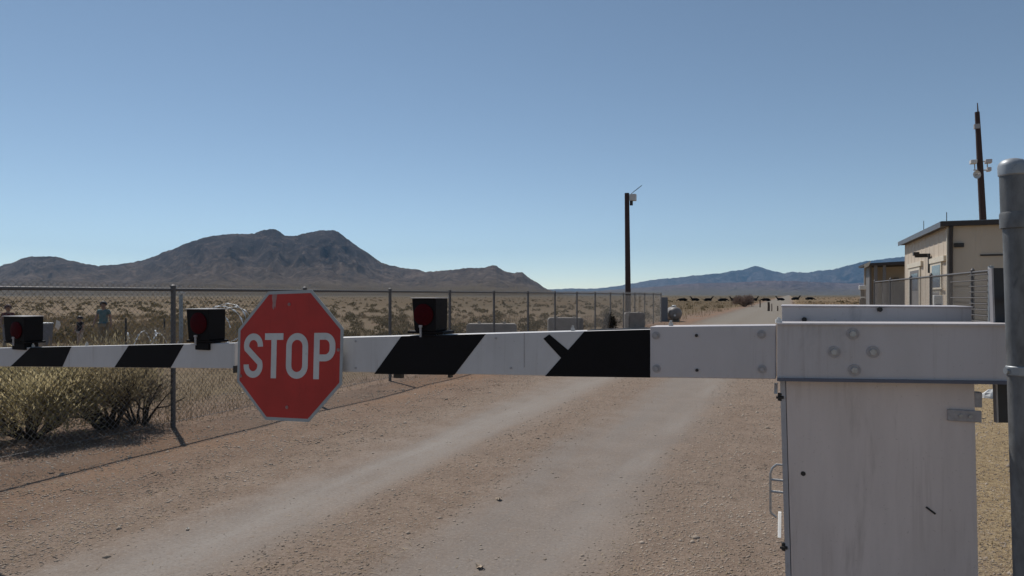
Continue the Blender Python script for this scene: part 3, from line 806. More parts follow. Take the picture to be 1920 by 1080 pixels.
for i in range(11):
    z = .95 + .115 * i
    mb = MB(); q = q2 if i % 3 else q3
    mb.cyl((q1[0] - .06, q1[1], z), (q[0] - .06, q[1], z), .011, n=6); obj('gate_rail', mb, M['fence'], yard)

# ================================================================ BEIGE BUILDING
BV, BU = 5.6, 30.3
uF, _ = hit_v(1697, 455, BV)                   # far end of the road-side wall
BZ = EYE + (HOR - 419.5) / F * (BU / ray(1777)[1])
bld = thing('guard_building', (BV + 5, (BU + uF) / 2, 0), 'beige metal sided building with dark roof edge right of the road', 'building')
BW = 11.0
def siding(mb, axis, c, a0, a1, z0, z1, pitch=.42, depth=.05):
    """ribbed metal sheet: flat pans with standing ribs"""
    n = max(1, int((a1 - a0) / pitch)); st = (a1 - a0) / n; prof = []
    for i in range(n):
        a = a0 + i * st
        prof += [(a, 0), (a + st * .78, 0), (a + st * .83, depth), (a + st * .95, depth)]
    prof.append((a1, 0)); vs = []
    for a, d in prof:
        for z in (z0, z1): vs.append((c - d, a, z) if axis == 'v' else (a, c - d, z))
    fs = [(2 * i, 2 * i + 2, 2 * i + 3, 2 * i + 1) if axis == 'u' else (2 * i + 2, 2 * i, 2 * i + 1, 2 * i + 3) for i in range(len(prof) - 1)]
    mb.add(vs, fs)
mb = MB(); mb.box(BV, BV + BW, BU, uF, -.1, BZ - .10); obj('core', mb, M['beige'], bld)
mb = MB(); siding(mb, 'v', BV - .004, BU + .02, uF - .02, 0, BZ - .13, .9, .018); obj('wall', mb, M['beige'], bld)
mb = MB(); siding(mb, 'u', BU - .004, BV + .16, BV + BW, 0, BZ - .13, .9, .012); obj('wall', mb, M['beige'], bld)
# roof: shallow slope away from the corner, dark fascia
mb = MB(); mb.hexa([(BV - .28, BU - .24, BZ - .10), (BV + BW + .3, BU - .24, BZ - .10), (BV + BW + .3, uF + .22, BZ - .10), (BV - .28, uF + .22, BZ - .10)],
                   [(BV - .28, BU - .24, BZ + .06), (BV + BW + .3, BU - .24, BZ + .06), (BV + BW + .3, uF + .22, BZ + .06), (BV - .28, uF + .22, BZ + .06)])
roof = obj('roof', mb, M['roofdark'], bld)
mb = MB(); mb.box(BV - .30, BV - .282, BU - .2, uF + .22, BZ - .14, BZ + .075); mb.box(BV - .28, BV + BW + .3, BU - .25, uF + .2, BZ + .0605, BZ + .085)
obj('fascia', mb, M['roofmetal'], roof)
for px, y0 in ((1775, 398), (1732, 414)):
    mb = MB(); u, z = hit_v(px, y0, BV + .2); mb.cyl((BV + .2, u, BZ + .05), (BV + .2, u, z), .014, n=6); obj('whip_antenna', mb, M['darkmetal'], roof)
# corner trim and downpipe
mb = MB(); mb.box(BV - .06, BV - .005, BU - .06, BU + .02, 0, BZ - .14); obj('corner_trim', mb, M['cream'], bld)
mb = MB(); x, _ = hit_u(1782, 450, BU - .08); mb.tube([(x, BU - .22, BZ - .12), (x, BU - .18, BZ - .3), (x, BU - .10, BZ - .55), (x, BU - .10, .1)], .075, 8); obj('downpipe', mb, M['roofdark'], bld, smooth=True)
# vent, seam and louvre on the shaded face
x0, z1 = hit_u(1789, 456, BU - .05); x1, z0 = hit_u(1807, 463.5, BU - .05); mb = MB(); mb.box(x0, x1, BU - .12, BU - .045, z0, z1); obj('wall_vent', mb, M['darkmetal'], bld, bevel=.01)
x0, z1 = hit_u(1838, 477, BU - .05); mb = MB(); mb.box(x0, BV + BW, BU - .055, BU - .0425, z1 - .06, z1); obj('seam_trim', mb, M['roofdark'], bld)
# openings on the sunlit road side
def road_side(name, pa, pb, yt, yb, material, d0, d1, parent, bevel=0):
    ua, zt = hit_v(pa, yt, BV - d1); ub, _ = hit_v(pb, yt, BV - d1); zb = hit_v(pa, yb, BV - d1)[1]
    mb = MB(); mb.box(BV - d1, BV - d0, min(ua, ub), max(ua, ub), max(zb, 0.0), zt); return obj(name, mb, material, parent, bevel=bevel)
w1 = road_side('window_frame', 1743, 1764, 495, 542, M['cream'], -.01, .075, bld)
road_side('pane', 1747, 1762, 499, 540, M['glass'], .0755, .085, w1)
road_side('sill', 1742, 1765, 540, 543, M['cream'], .0755, .13, w1)
w2 = road_side('door_frame', 1703, 1724, 504, 640, M['cream'], -.01, .075, bld)
road_side('door_leaf', 1706, 1722, 509, 640, M['door'], .0755, .085, w2)
road_side('pane', 1709, 1720, 514, 545, M['glass'], .0855, .092, w2)
w3 = road_side('door_frame', 1744.5, 1763, 545, 640, M['cream'], -.01, .07, bld)
road_side('door_leaf', 1746.5, 1761, 548, 640, M['door'], .0705, .082, w3)
road_side('header_trim', 1741, 1769, 486, 495, M['cream'], -.01, .11, bld)
road_side('header_trim', 1700, 1726, 496, 504, M['cream'], -.01, .11, bld)
u, z = hit_v(1728, 480, BV - .3); mb = MB()
mb.box(BV - .55, BV - .04, u - .10, u + .10, z - .06, z + .10); mb.box(BV - .62, BV - .40, u - .16, u + .16, z + .02, z + .17); mb.box(BV - .13, BV - .05, u - .5, u - .34, z - .75, z + .08)
mb.box(BV - .13, BV - .05, u - .5, u + .1, z + .0, z + .05)
obj('wall_light', mb, M['darkmetal'], bld, bevel=.02)
# white cooler box standing by the wall
x0, z1 = hit_u(1751, 554, 29.0); x1, _ = hit_u(1768, 554, 29.0)
acu = thing('condenser_unit', ((x0 + x1) / 2, 29.3, 0), 'pale box shaped cooling unit standing by the beige building corner', 'cooling unit')
mb = MB(); mb.box(x0, x1, 29.0, 29.6, .08, z1); obj('case', mb, M['offwhite'], acu, bevel=.03)
mb = MB(); pr = []
for i in range(7): zz = .2 + (z1 - .4) * i / 7; pr += [(28.975, zz), (28.975, zz + .05), (28.995, zz + .055), (28.995, zz + .075)]
n = len(pr); mb.add([(x0 + .05, y_, z_) for y_, z_ in pr] + [(x1 - .05, y_, z_) for y_, z_ in pr], [(i, n + i, n + i + 1, i + 1) for i in range(n - 1)])
obj('grille', mb, M['roofmetal'], acu)
mb = MB(); mb.box(x0 + .02, x1 - .02, 29.02, 29.58, -.02, .08); obj('plinth', mb, M['concrete'], acu)

# ================================================================ OPEN SHED behind
SU = 50.5
xs0, zs = hit_u(1634, 489, SU); xs1 = 9.6
shed = thing('open_shed', ((xs0 + xs1) / 2, SU + 2, 0), 'low open fronted shed with dark flat roof behind the beige building', 'shed')
mb = MB(); mb.box(xs0 - .1, xs1, SU + 3.6, SU + 3.75, -.05, zs - .25); obj('back_wall', mb, M['beige'], shed)
mb = MB(); mb.box(xs0, xs0 + .12, SU + 1.2, SU + 3.59, -.05, zs - .26); obj('side_wall', mb, M['door'], shed)
mb = MB(); mb.hexa([(xs0 - .42, SU - .3, zs - .33), (xs1, SU - .3, zs - .22), (xs1, SU + 4, zs - .22), (xs0 - .42, SU + 4, zs - .33)], [(xs0 - .42, SU - .3, zs - .18), (xs1, SU - .3, zs + .05), (xs1, SU + 4, zs + .05), (xs0 - .42, SU + 4, zs - .18)])
sroof = obj('roof', mb, M['roofdark'], shed)
mb = MB(); mb.hexa([(xs0 - .45, SU - .32, zs - .50), (xs0 - .2, SU - .32, zs - .36), (xs0 - .2, SU - .305, zs - .36), (xs0 - .45, SU - .305, zs - .50)], [(xs0 - .45, SU - .32, zs - .22), (xs0 - .05, SU - .32, zs - .02), (xs0 - .05, SU - .305, zs - .02), (xs0 - .45, SU - .305, zs - .22)])
obj('gable_trim', mb, M['cream'], sroof)
for xq in (xs0 + .25, xs0 + .75, xs0 + 2.6):
    mb = MB(); mb.box(xq - .09, xq + .09, SU - .09, SU + .09, -.05, zs - .3); obj('post', mb, M['door'], shed)
mb = MB(); mb.box(xs0 + 1.0, xs0 + 2.4, SU + 3.4, SU + 3.58, 1.0, 2.6); mb.box(xs0 + 1.7, xs0 + 2.0, SU + 3.2, SU + 3.4, 1.6, 2.9); obj('shelf', mb, M['door'], shed)

# meter post with a white cap left of the shed
x, u = at(1617, 33.0)
mp_ = thing('meter_post', (x, u, 0), 'slim pale utility post with bright white cap left of the shed', 'utility post')
mb = MB(); mb.box(x - .09, x + .09, u - .09, u + .09, -.05, 1.95); mb.box(x - .14, x + .14, u - .16, u - .091, .9, 1.5); obj('post', mb, M['tank'], mp_, bevel=.01)
mb = MB(); mb.box(x - .15, x + .15, u - .15, u + .15, 1.952, 2.16); obj('cap', mb, M['offwhite'], mp_, bevel=.03)
mb = MB(); mb.box(x - .11, x + .11, u - .185, u - .161, 1.55, 1.62); obj('bracket', mb, M['offwhite'], mp_)

# ================================================================ POLES
ZU = 36.9
x, u = at(1177.5, ZU)
pole = thing('camera_pole', (x, u, 0), 'dark wooden pole with camera box and tilted solar panel behind the fence', 'pole')
xt = x - .06; zt = EYE + (HOR - 362) / F * ZU
mb = MB(); mb.tube([(x, u, -.2), (x, u, 2), (xt, u, zt)], [.155, .15, .125], 14); obj('shaft', mb, M['wood'], pole, smooth=True)
d = Vector((CS, SN, 0))
def along(s, z): return (xt + d.x * s, u + d.y * s, z)
mb = MB(); p = along(.33, zt - .28); mb.box(p[0] - .17, p[0] + .17, p[1] - .15, p[1] + .15, zt - .42, zt - .06); obj('camera_box', mb, M['offwhite'], pole, bevel=.02)
mb = MB(); p2 = along(.24, zt - .6); mb.box(p2[0] - .07, p2[0] + .07, p2[1] - .08, p2[1] + .08, zt - .66, zt - .421); obj('sensor', mb, M['darkmetal'], pole)
mb = MB(); mb.tube([along(.05, zt - .2), along(.3, zt - .2)], .03, 6); obj('bracket', mb, M['darkmetal'], pole)
a_, b_ = along(.28, zt - .02), along(.76, zt + .36)
nrm = Vector((-d.y, d.x, 0)) * .32
mb = MB(); up_ = Vector((-d.x * .02, -d.y * .02, .025))
q = [Vector(a_) - nrm, Vector(b_) - nrm, Vector(b_) + nrm, Vector(a_) + nrm]
mb.hexa([tuple(v) for v in q], [tuple(v + up_) for v in q]); obj('solar_panel', mb, M['solar'], pole)

x, u = at(1843.5, 42.0)
mast = thing('antenna_mast', (x, u, 0), 'tall slender pole with clustered cameras and dish rising behind the beige building', 'mast')
def mz(y): return EYE + (HOR - y) / F * 42.0
tx, tu = at(1832, 42.0)
kx = (tx - x) / (mz(208) - mz(420)); ku = (tu - u) / (mz(208) - mz(420))
def mpt(y, s=0.0, f=0.0):
    z = mz(y); e = z - mz(420)
    return Vector((x + kx * e + CS * s - SN * f, u + ku * e + SN * s + CS * f, z))
mb = MB(); e = mz(420); mb.tube([(x - kx * e * .2, u - ku * e * .2, -.2), mpt(420), mpt(300), mpt(210)], [.22, .19, .165, .13], 12); obj('shaft', mb, M['wood'], mast, smooth=True)
mb = MB(); mb.tube([mpt(225, .05), mpt(193, .05)], [.06, .025], 8); obj('lightning_rod', mb, M['postwood'], mast)
mb = MB(); c = mpt(238, -.14); mb.box(c.x - .09, c.x + .2, c.y - .12, c.y + .12, c.z - .12, c.z + .16); obj('junction_box', mb, M['washer'], mast)
mb = MB(); mb.tube([mpt(319, -.42), mpt(319, .48)], .035, 6); mb.tube([mpt(303, -.36), mpt(303, .5)], .03, 6); mb.tube([mpt(303, .45), mpt(319, .45)], .03, 6); mb.tube([mpt(303, -.33), mpt(320, -.33)], .03, 6); obj('cross_arm', mb, M['washer'], mast)
for y, s, w in ((304, -.40, .17), (303, .52, .17), (318, .52, .11)):
    c = mpt(y, s); mb = MB(); mb.box(c.x - w, c.x + w, c.y - .2, c.y + .2, c.z - .11, c.z + .13); obj('camera_box', mb, M['offwhite'] if s < 0 else M['alum'], mast, bevel=.03)
c = mpt(329, -.42, -.2); mb = MB(); n = 18; vs = []
for rr, dd in ((.25, -.10), (.20, -.03), (.12, .03), (.02, .05)):
    for k in range(n):
        t = 2 * math.pi * k / n; s_ = rr * math.cos(t)
        vs.append((c.x + CS * s_ - SN * dd, c.y + SN * s_ + CS * dd, c.z + rr * math.sin(t)))
fs = [(i * n + k, i * n + (k + 1) % n, (i + 1) * n + (k + 1) % n, (i + 1) * n + k) for i in range(3) for k in range(n)]
mb.add(vs, fs); dish = obj('dish', mb, M['offwhite'], mast, smooth=True)
mb = MB(); mb.tube([mpt(329, -.42, -.1), mpt(329, -.42, -.55)], .03, 6); mb.tube([mpt(329, -.42, -.1), mpt(327, 0)], .04, 6); obj('dish_arm', mb, M['washer'], dish)

# ================================================================ OBJECTS ALONG THE FENCE
def block(px0, px1, Z, h, label):
    xa, ua = at(px0, Z); xb, ub = at(px1, Z); w = math.hypot(xb - xa, ub - ua)
    o = MB(); c = .06; hw = w / 2; dp = .6
    prof = [(-hw, 0), (hw, 0), (hw, h - c), (hw - c, h), (-hw + c, h), (-hw, h - c)]
    o.face_prism(prof, 0, dp)
    for s in (-.25, .25): o.box(s * w - .05, s * w + .05, dp * .4, dp * .6, h - .002, h + .05)   # lifting eyes
    b = obj('concrete_block', o, M['concrete'], bevel=.02, local=True)
    b.location = ((xa + xb) / 2, (ua + ub) / 2, 0); b.rotation_euler = (0, 0, TH)
    return tag(b, label, 'concrete block', 'concrete blocks behind the fence')
block(874, 969, 21.0, .81, 'long low concrete block behind the fence, nearest of the three to the lamp')
block(1028, 1094, 25.9, .83, 'concrete block behind the fence between the other two blocks')
block(1172, 1209, 33.8, .82, 'shortest concrete block at the foot of the wooden camera pole')

x, u = at(1263, 44.0)
tank = thing('propane_tank', (x, u, 0), 'small grey barrel shaped tank lying past the end of the fence', 'tank')
mb = MB(); ax = Vector((-SN, CS, 0)); cxyz = Vector((x, u, .50)); n = 20; vs = []
for rr, s in ((.02, -.74), (.25, -.70), (.39, -.60), (.43, -.48), (.43, .5), (.39, .62), (.2, .74), (.02, .77)):
    for k in range(n):
        t = 2 * math.pi * k / n; e1 = Vector((CS, SN, 0))
        vs.append(cxyz + ax * s + e1 * (rr * math.cos(t)) + Vector((0, 0, rr * math.sin(t))))
fs = [(i * n + k, i * n + (k + 1) % n, (i + 1) * n + (k + 1) % n, (i + 1) * n + k) for i in range(7) for k in range(n)]
mb.add(vs, fs); obj('shell', mb, M['tank'], tank, smooth=True)
for s in (-.4, .4):
    c = cxyz + ax * s; mb = MB(); mb.box(c.x - .28, c.x + .28, c.y - .06, c.y + .06, -.03, .16); obj('foot', mb, M['concrete'], tank)
mb = MB(); c = cxyz + ax * -.1; mb.lathe([(.14, .90), (.14, 1.02), (.10, 1.05)], c.x, c.y, 12); obj('valve_cover', mb, M['offwhite'], tank)
c = cxyz + ax * -.735; mb = MB(); mb.cyl(c + Vector((-.1 * CS, -.1 * SN, -.1)), c + Vector((-.1 * CS, -.1 * SN, -.1)) - ax * .04, .07, n=10); obj('gauge', mb, M['offwhite'], tank)

x, u = at(1246, 43.4)
mb = MB(); w = .21
mb.face_prism([(-w, .10), (w, .10), (w, 1.50), (w - .03, 1.55), (-w + .03, 1.55), (-w, 1.50)], 0, .35)
mb.box(-w - .04, w + .04, -.05, .4, -.05, .10); mb.box(.10, .13, -.02, 0, .7, .9)
ub_ = obj('utility_cabinet', mb, M['roofmetal'], local=True, bevel=.01); ub_.location = (x, u, 0); ub_.rotation_euler = (0, 0, TH)
tag(ub_, 'narrow upright grey utility cabinet at the far end of the fence', 'utility cabinet')

def stake(name, px, Z, ztop, r, material, label, cat='post', group=None, top=None):
    x, u = at(px, Z); t = thing(name, (x, u, 0), label, cat, group)
    mb = MB(); mb.tube([(x, u, -.1), (x + r * .2, u, ztop * .5), (x, u, ztop)], [r, r * .95, r * .85], 8); obj('shaft', mb, material, t, smooth=True)
    if top:
        mb = MB(); mb.lathe([(r * 1.3, ztop - .09), (r * 1.6, ztop - .05), (r * 1.6, ztop + .03), (r, ztop + r * 1.2), (.01, ztop + r * 1.6)], x, u, 14); obj('cap', mb, top, t, smooth=True)
    return t
stake('wooden_post', 1425, 94, 1.05, .085, M['postwood'], 'thin brown wooden post beside the road just right of the brown shrub', group='wooden roadside posts')
stake('wooden_post', 1441, 72, .95, .13, M['postwood'], 'thickest brown wooden post by the road, near the barrier housing', group='wooden roadside posts')
stake('wooden_post', 1447, 71, .80, .05, M['postwood'], 'slim wooden post standing close beside the thickest roadside post', group='wooden roadside posts')
stake('wooden_post', 1458, 72, .55, .07, M['postwood'], 'short wooden post nearest to the grey drive housing of the barrier', group='wooden roadside posts')
stake('pipe_post', 339, 19.5, 1.80, .058, M['steel'], 'grey pipe post with white cap behind the first fence post', top=M['offwhite'])
stake('metal_stake', 236, 20, 1.02, .03, M['darkmetal'], 'thin dark stake in the dry field beside the grey brush', 'stake', 'dark stakes in the field')
stake('metal_stake', 308, 22, .95, .028, M['darkmetal'], 'thin dark stake sticking up above the heap of grey brush', 'stake', 'dark stakes in the field')

# ================================================================ RAZOR WIRE
def razor(px, py, Z, R, turns, pitch, axis, label, squash=1.0):
    x, u = at(px, Z); z0 = EYE - (py - HOR) / F * Z
    t = thing('razor_wire_coil', (x, u, 0), label, 'razor wire', 'razor wire coils behind the fence')
    ax = Vector(axis).normalized(); e1 = Vector((ax.y, -ax.x, 0)); mb = MB(); pts = []; N = 40 * turns
    rt = random.Random(int(px)); ph = [rt.uniform(0, 6.28) for _ in range(4)]
    for i in range(N + 1):
        a = 2 * math.pi * i / 40; q = i / 40
        rr = R * (1 + .16 * math.sin(q * 4.1 + ph[0]) + .07 * math.sin(q * 11 + ph[1]))
        p = Vector((x, u, z0)) + ax * (pitch * (q - turns / 2) + pitch * .7 * math.sin(q * 2.7 + ph[2])) + e1 * (rr * math.cos(a) + R * .25 * math.sin(q * 1.9 + ph[3])) + Vector((0, 0, squash * rr * math.sin(a)))
        p.z = max(p.z, .02); pts.append(p)
    rad = [.024 if i % 3 == 0 else .006 for i in range(len(pts))]     # barbs sit on the wire as short fat clips
    mb.tube(pts, rad, 5); obj('wire', mb, M['razor'], t)
razor(421, 612, 17.0, .52, 4, .28, (-SN, CS, 0), 'upright loops of shiny razor wire left of the STOP sign')
razor(282, 640, 19.0, .34, 4, .26, (CS * .8 - SN * .4, SN * .8 + CS * .4, 0), 'low coil of razor wire lying at the foot of the grey brush', .8)

# ================================================================ SHRUBS
def shrub(name, loc, R, H, nleaf, leaf, stems, label, cat, lm, sm, seed, lean=(0, 0), group=None, leafw=.30, base=.12, open_=.0):
    """stems fork upward from one root; small narrow leaves sit in tufts round the branch tips"""
    rg = random.Random(seed); t = thing(name, loc, label, cat, group); sb = MB(); tips = []
    def grow(p, d, L, r, lvl):
        q = p + d * L
        mid = p + d * (L * .5) + Vector((rg.uniform(-1, 1), rg.uniform(-1, 1), rg.uniform(-.5, .5))) * (L * .10)
        sb.tube([p, mid, q], [r, r * .8, r * .6], 5)
        if lvl == 0: tips.append((q, d)); return
        if lvl <= 1: tips.append((mid, d))
        for _ in range(rg.choice((2, 3, 3))):
            nd_ = (d + Vector((rg.gauss(0, .55), rg.gauss(0, .55), rg.gauss(.12, .35)))).normalized()
            grow(q, nd_, L * rg.uniform(.55, .85), r * .55, lvl - 1)
    for k in range(stems):
        a = 2 * math.pi * k / stems + rg.uniform(-.4, .4); el = rg.uniform(.35, 1.25)
        d = Vector((math.cos(a) * math.cos(el) * R / H, math.sin(a) * math.cos(el) * R / H, math.sin(el))).normalized()
        p = Vector(loc) + Vector((math.cos(a) * .06, math.sin(a) * .06, -.03))
        grow(p, d, H * rg.uniform(.30, .42), .024 * H + .004, 2 + (rg.random() < .7))
    obj('stem', sb, sm, t, smooth=True)
    g = np.random.default_rng(seed); T = np.array([tuple(q) for q, _ in tips]); c = np.array(loc)
    rel = (T - c) / np.array([R, R, H]); nrm = np.linalg.norm(rel, axis=1, keepdims=True)
    T = c + rel * np.minimum(1, 1.02 / np.maximum(nrm, .01)) * np.array([R, R, H])
    if open_: T = T[T[:, 2] > loc[2] + open_ * H]
    k = g.integers(0, len(T), nleaf); sc = .11 * (R + H) / 2
    P = T[k] + g.normal(0, 1, (nleaf, 3)) * np.array([sc, sc, sc * .9])
    P[:, 2] = np.maximum(P[:, 2], loc[2] + base * H * g.random(nleaf))
    D = (P - c) / np.array([R, R, H]) + g.normal(0, .45, (nleaf, 3)); D[:, 2] += .55
    D /= np.linalg.norm(D, axis=1, keepdims=True)
    S = np.cross(D, g.normal(0, 1, (nleaf, 3))); S /= np.linalg.norm(S, axis=1, keepdims=True)
    Ln = leaf * g.uniform(.5, 1.5, (nleaf, 1)); W = Ln * leafw
    V = np.stack([P, P + D * Ln * .5 + S * W * .5, P + D * Ln, P + D * Ln * .5 - S * W * .5], 1).reshape(-1, 3) - np.array(loc)
    Fc = np.arange(nleaf * 4).reshape(-1, 4)
    tri_mesh('foliage', V, Fc, lm, t)
    return t
x, u = at(58, 8.15); shrub('sagebrush', (x, u, 0), .80, 1.02, 27000, .058, 16, 'yellow green sagebrush clump lit by the sun at the left edge', 'bush', M['brush_green'], M['stem'], 3, base=.02, leafw=.20, group='sagebrush along the fence')
x, u = at(205, 8.75); shrub('sagebrush', (x, u, 0), .86, 1.08, 17500, .06, 14, 'grey olive sagebrush with bare dark trunks left of the first fence post', 'bush', M['brush_olive'], M['stem'], 8, open_=.30, base=.16, leafw=.19, group='sagebrush along the fence')
x, u = at(-60, 8.9); shrub('sagebrush', (x, u, 0), .8, 1.05, 12000, .055, 12, 'greyer sagebrush cut by the left edge of the picture', 'bush', M['brush_grey'], M['stem'], 21, leafw=.2, group='sagebrush along the fence')
x, u = at(262, 9.0); shrub('dry_brush', (x, u, 0), .42, .72, 5200, .05, 9, 'small straggly tan brush close to the first fence post', 'bush', M['brush_grey'], M['stem'], 35, leafw=.16, base=.04)
x, u = at(283, 20.5); shrub('dry_brush', (x, u, 0), .62, .80, 3500, .07, 8, 'rounded heap of dry grey brush behind the coil of razor wire', 'bush', M['brush_grey'], M['stem'], 31)
x, u = at(1396, 99); shrub('brown_shrub', (x, u, 0), 1.55, 1.70, 5200, .17, 12, 'large rounded brown shrub standing where the road runs out', 'bush', M['brush_brown'], M['stem'], 41, base=.02)
x, u = at(1143, 30.2); shrub('conical_shrub', (x, u, 0), .19, 1.0, 1600, .08, 6, 'narrow dark pointed shrub by the fence left of the wooden camera pole', 'bush', M['brush_dark'], M['stem'], 47, base=.02)

# ================================================================ PEOPLE
def skin_mesh(name, verts, edges, radii, m, parent, sub=2):
    me = bpy.data.meshes.new(name); me.from_pydata(verts, edges, []); me.materials.append(m)
    o = link(name, me, parent)
    md = o.modifiers.new('skin', 'SKIN'); md.use_smooth_shade = True
    for sv, r in zip(me.skin_vertices[0].data, radii):
        sv.radius = (r, r) if not isinstance(r, tuple) else r
    me.skin_vertices[0].data[0].use_root = True
    s = o.modifiers.new('sub', 'SUBSURF'); s.levels = sub; s.render_levels = sub
    return o

def person(px, Z, H, label, mats, rz, pose):
    """a standing figure, skinned over a skeleton; MATS = skin, hair, top, bottoms"""
    x, u = at(px, Z); t = thing('person', (x, u, 0), label, 'person'); t.rotation_euler = (0, 0, rz)
    k = H / 1.70
    if H < 1.15: hd = 1.30
    else: hd = 1.08
    aL, aR = pose                                # how far each hand is carried forward (-y) and outward
    J = {}
    def j(n, x_, y_, z_): J[n] = (x_ * k, y_ * k, z_ * k)
    j('pel', 0, 0, .93); j('waist', 0, .0, 1.07); j('chest', 0, .01, 1.27); j('neck0', 0, .01, 1.41); j('neck', 0, -.005, 1.48); j('head0', 0, -.015, 1.545); j('head', 0, -.012, 1.61); j('crown', 0, .0, 1.665)
    for s, n, a in ((-1, 'l', aL), (1, 'r', aR)):
        j(n + 'sh', s * .165, .01, 1.38); j(n + 'el', s * (.215 + a[1] * .4), .02 - a[0] * .3, 1.11 + a[0] * .05); j(n + 'wr', s * (.225 + a[1]), -.03 - a[0], .88 + a[0] * .6); j(n + 'ha', s * (.225 + a[1] * 1.1), -.05 - a[0] * 1.25, .81 + a[0] * .75)
        j(n + 'hip', s * .09, 0, .88); j(n + 'kn', s * .10, -.01, .49); j(n + 'an', s * .105, .02, .09); j(n + 'to', s * .12, -.13, .03)
    def build(name, names, ed, rad, m, sub=2): return skin_mesh(name, [J[n] for n in names], [(names.index(a), names.index(b)) for a, b in ed], [r * k if not isinstance(r, tuple) else (r[0] * k, r[1] * k) for r in rad], m, t, sub)
    names = ['pel', 'waist', 'chest', 'neck0', 'neck', 'head0', 'head', 'crown']
    ed = [('pel', 'waist'), ('waist', 'chest'), ('chest', 'neck0'), ('neck0', 'neck'), ('neck', 'head0'), ('head0', 'head'), ('head', 'crown')]
    rad = [.125, .115, .135, .075, .052, .072 * hd, .092 * hd, .055 * hd]
    for n in 'lr':
        names += [n + q for q in ('sh', 'el', 'wr', 'ha', 'hip', 'kn', 'an', 'to')]
        ed += [('chest', n + 'sh'), (n + 'sh', n + 'el'), (n + 'el', n + 'wr'), (n + 'wr', n + 'ha'), ('pel', n + 'hip'), (n + 'hip', n + 'kn'), (n + 'kn', n + 'an'), (n + 'an', n + 'to')]
        rad += [.052, .040, .027, .032, .085, .055, .038, .034]
    # five fingers on each hand
    for n, s in (('l', -1), ('r', 1)):
        hx_, hy_, hz_ = [c / k for c in J[n + 'ha']]
        for i, (ln, oy) in enumerate(((.055, -.030), (.075, -.013), (.080, .002), (.072, .016), (.055, .028))):
            a1, a2 = f'{n}f{i}a', f'{n}f{i}b'
            j(a1, hx_ - s * (.006 if i else .0), hy_ + oy * 1.0, hz_ - ln * .55); j(a2, hx_ - s * (.018 if i else -.004), hy_ + oy * 1.05 - (.012 if i == 0 else 0), hz_ - ln * 1.15)
            names += [a1, a2]; ed += [(n + 'ha', a1), (a1, a2)]; rad += [.0085, .007]
    body = build('body', names, ed, rad, mats[0])
    top = ['waist', 'chest', 'neck0', 'pel']; ed2 = [('waist', 'chest'), ('chest', 'neck0'), ('waist', 'pel')]; r2 = [.140, .160, .078, .145]
    for n in 'lr':
        e_ = tuple((a + b) / 2 for a, b in zip(J[n + 'sh'], J[n + 'el'])); J[n + 'slv'] = e_
        top += [n + 'sh', n + 'slv']; ed2 += [('chest', n + 'sh'), (n + 'sh', n + 'slv')]; r2 += [.072, .066]
    build('shirt', top, ed2, r2, mats[2])
    bot = ['pel']; ed3 = []; r3 = [.138]
    for n in 'lr':
        J[n + 'cuff'] = tuple(a + (b - a) * .86 for a, b in zip(J[n + 'kn'], J[n + 'an']))
        bot += [n + 'hip', n + 'kn', n + 'cuff']; ed3 += [('pel', n + 'hip'), (n + 'hip', n + 'kn'), (n + 'kn', n + 'cuff')]; r3 += [.098, .070, .056]
    build('trousers', bot, ed3, r3, mats[3])
    # hair cap with a fringe, eyes, nose, mouth, ears
    hc = Vector(J['head']) + Vector((0, .012 * k, .012 * k)); R = .108 * hd * k; mb = MB(); n = 16; vs = []; rows = 7
    for i in range(rows):
        th = math.pi * .62 * i / (rows - 1)
        for q in range(n):
            ph = 2 * math.pi * q / n; front = max(0, -math.sin(ph))
            tt = th * (1 - .36 * front); rr = R * (1 + .05 * math.sin(q * 5.1 + i))
            vs.append((hc.x + rr * math.sin(tt) * math.cos(ph) * .90, hc.y + rr * math.sin(tt) * math.sin(ph), hc.z + rr * math.cos(tt)))
    fs = [(i * n + q, i * n + (q + 1) % n, (i + 1) * n + (q + 1) % n, (i + 1) * n + q) for i in range(rows - 1) for q in range(n)]
    mb.add(vs, fs); hr = obj('hair', mb, mats[1], t, smooth=True, local=True); sd = hr.modifiers.new('thick', 'SOLIDIFY'); sd.thickness = .012
    h0 = Vector(J['head']); fr = -.086 * hd * k
    for s in (-1, 1):
        mb = MB(); mb.box(h0.x + s * .034 * k - .010 * k, h0.x + s * .034 * k + .010 * k, h0.y + fr - .006, h0.y + fr + .012, h0.z - .012 * k, h0.z - .002 * k); obj('eye', mb, M['eye'], t, local=True)
    mb = MB(); mb.box(h0.x - .022 * k, h0.x + .022 * k, h0.y + fr + .006, h0.y + fr + .018, h0.z - .066 * k, h0.z - .060 * k)
    obj('mouth', mb, M['eye'], t, local=True)
    mb = MB(); mb.add([(h0.x - .013 * k, h0.y + fr + .008, h0.z - .042 * k), (h0.x + .013 * k, h0.y + fr + .008, h0.z - .042 * k), (h0.x, h0.y + fr + .006, h0.z - .005 * k), (h0.x, h0.y + fr - .020 * k, h0.z - .040 * k)], [(0, 1, 3), (1, 2, 3), (2, 0, 3)])
    obj('nose', mb, mats[0], t, smooth=True, local=True)
    for s in (-1, 1):
        mb = MB(); mb.cyl((h0.x + s * .082 * hd * k, h0.y + .005, h0.z - .01 * k), (h0.x + s * .098 * hd * k, h0.y + .012, h0.z - .01 * k), .026 * k, .018 * k, n=8)
        obj('ear', mb, mats[0], t, smooth=True, local=True)
    return t
person(194, 21.5, 1.47, 'person in teal shirt and khaki trousers standing in the dry field', (M['skin'], M['hair'], M['teal'], M['khaki']), TH + .3, ((.10, .05), (.02, .03)))
person(150, 22.0, .98, 'small child in black top and pale trousers standing in dry grass', (M['skin'], M['hair'], M['blackcloth'], M['paleclothes']), TH - .2, ((.06, .04), (.16, .02)))
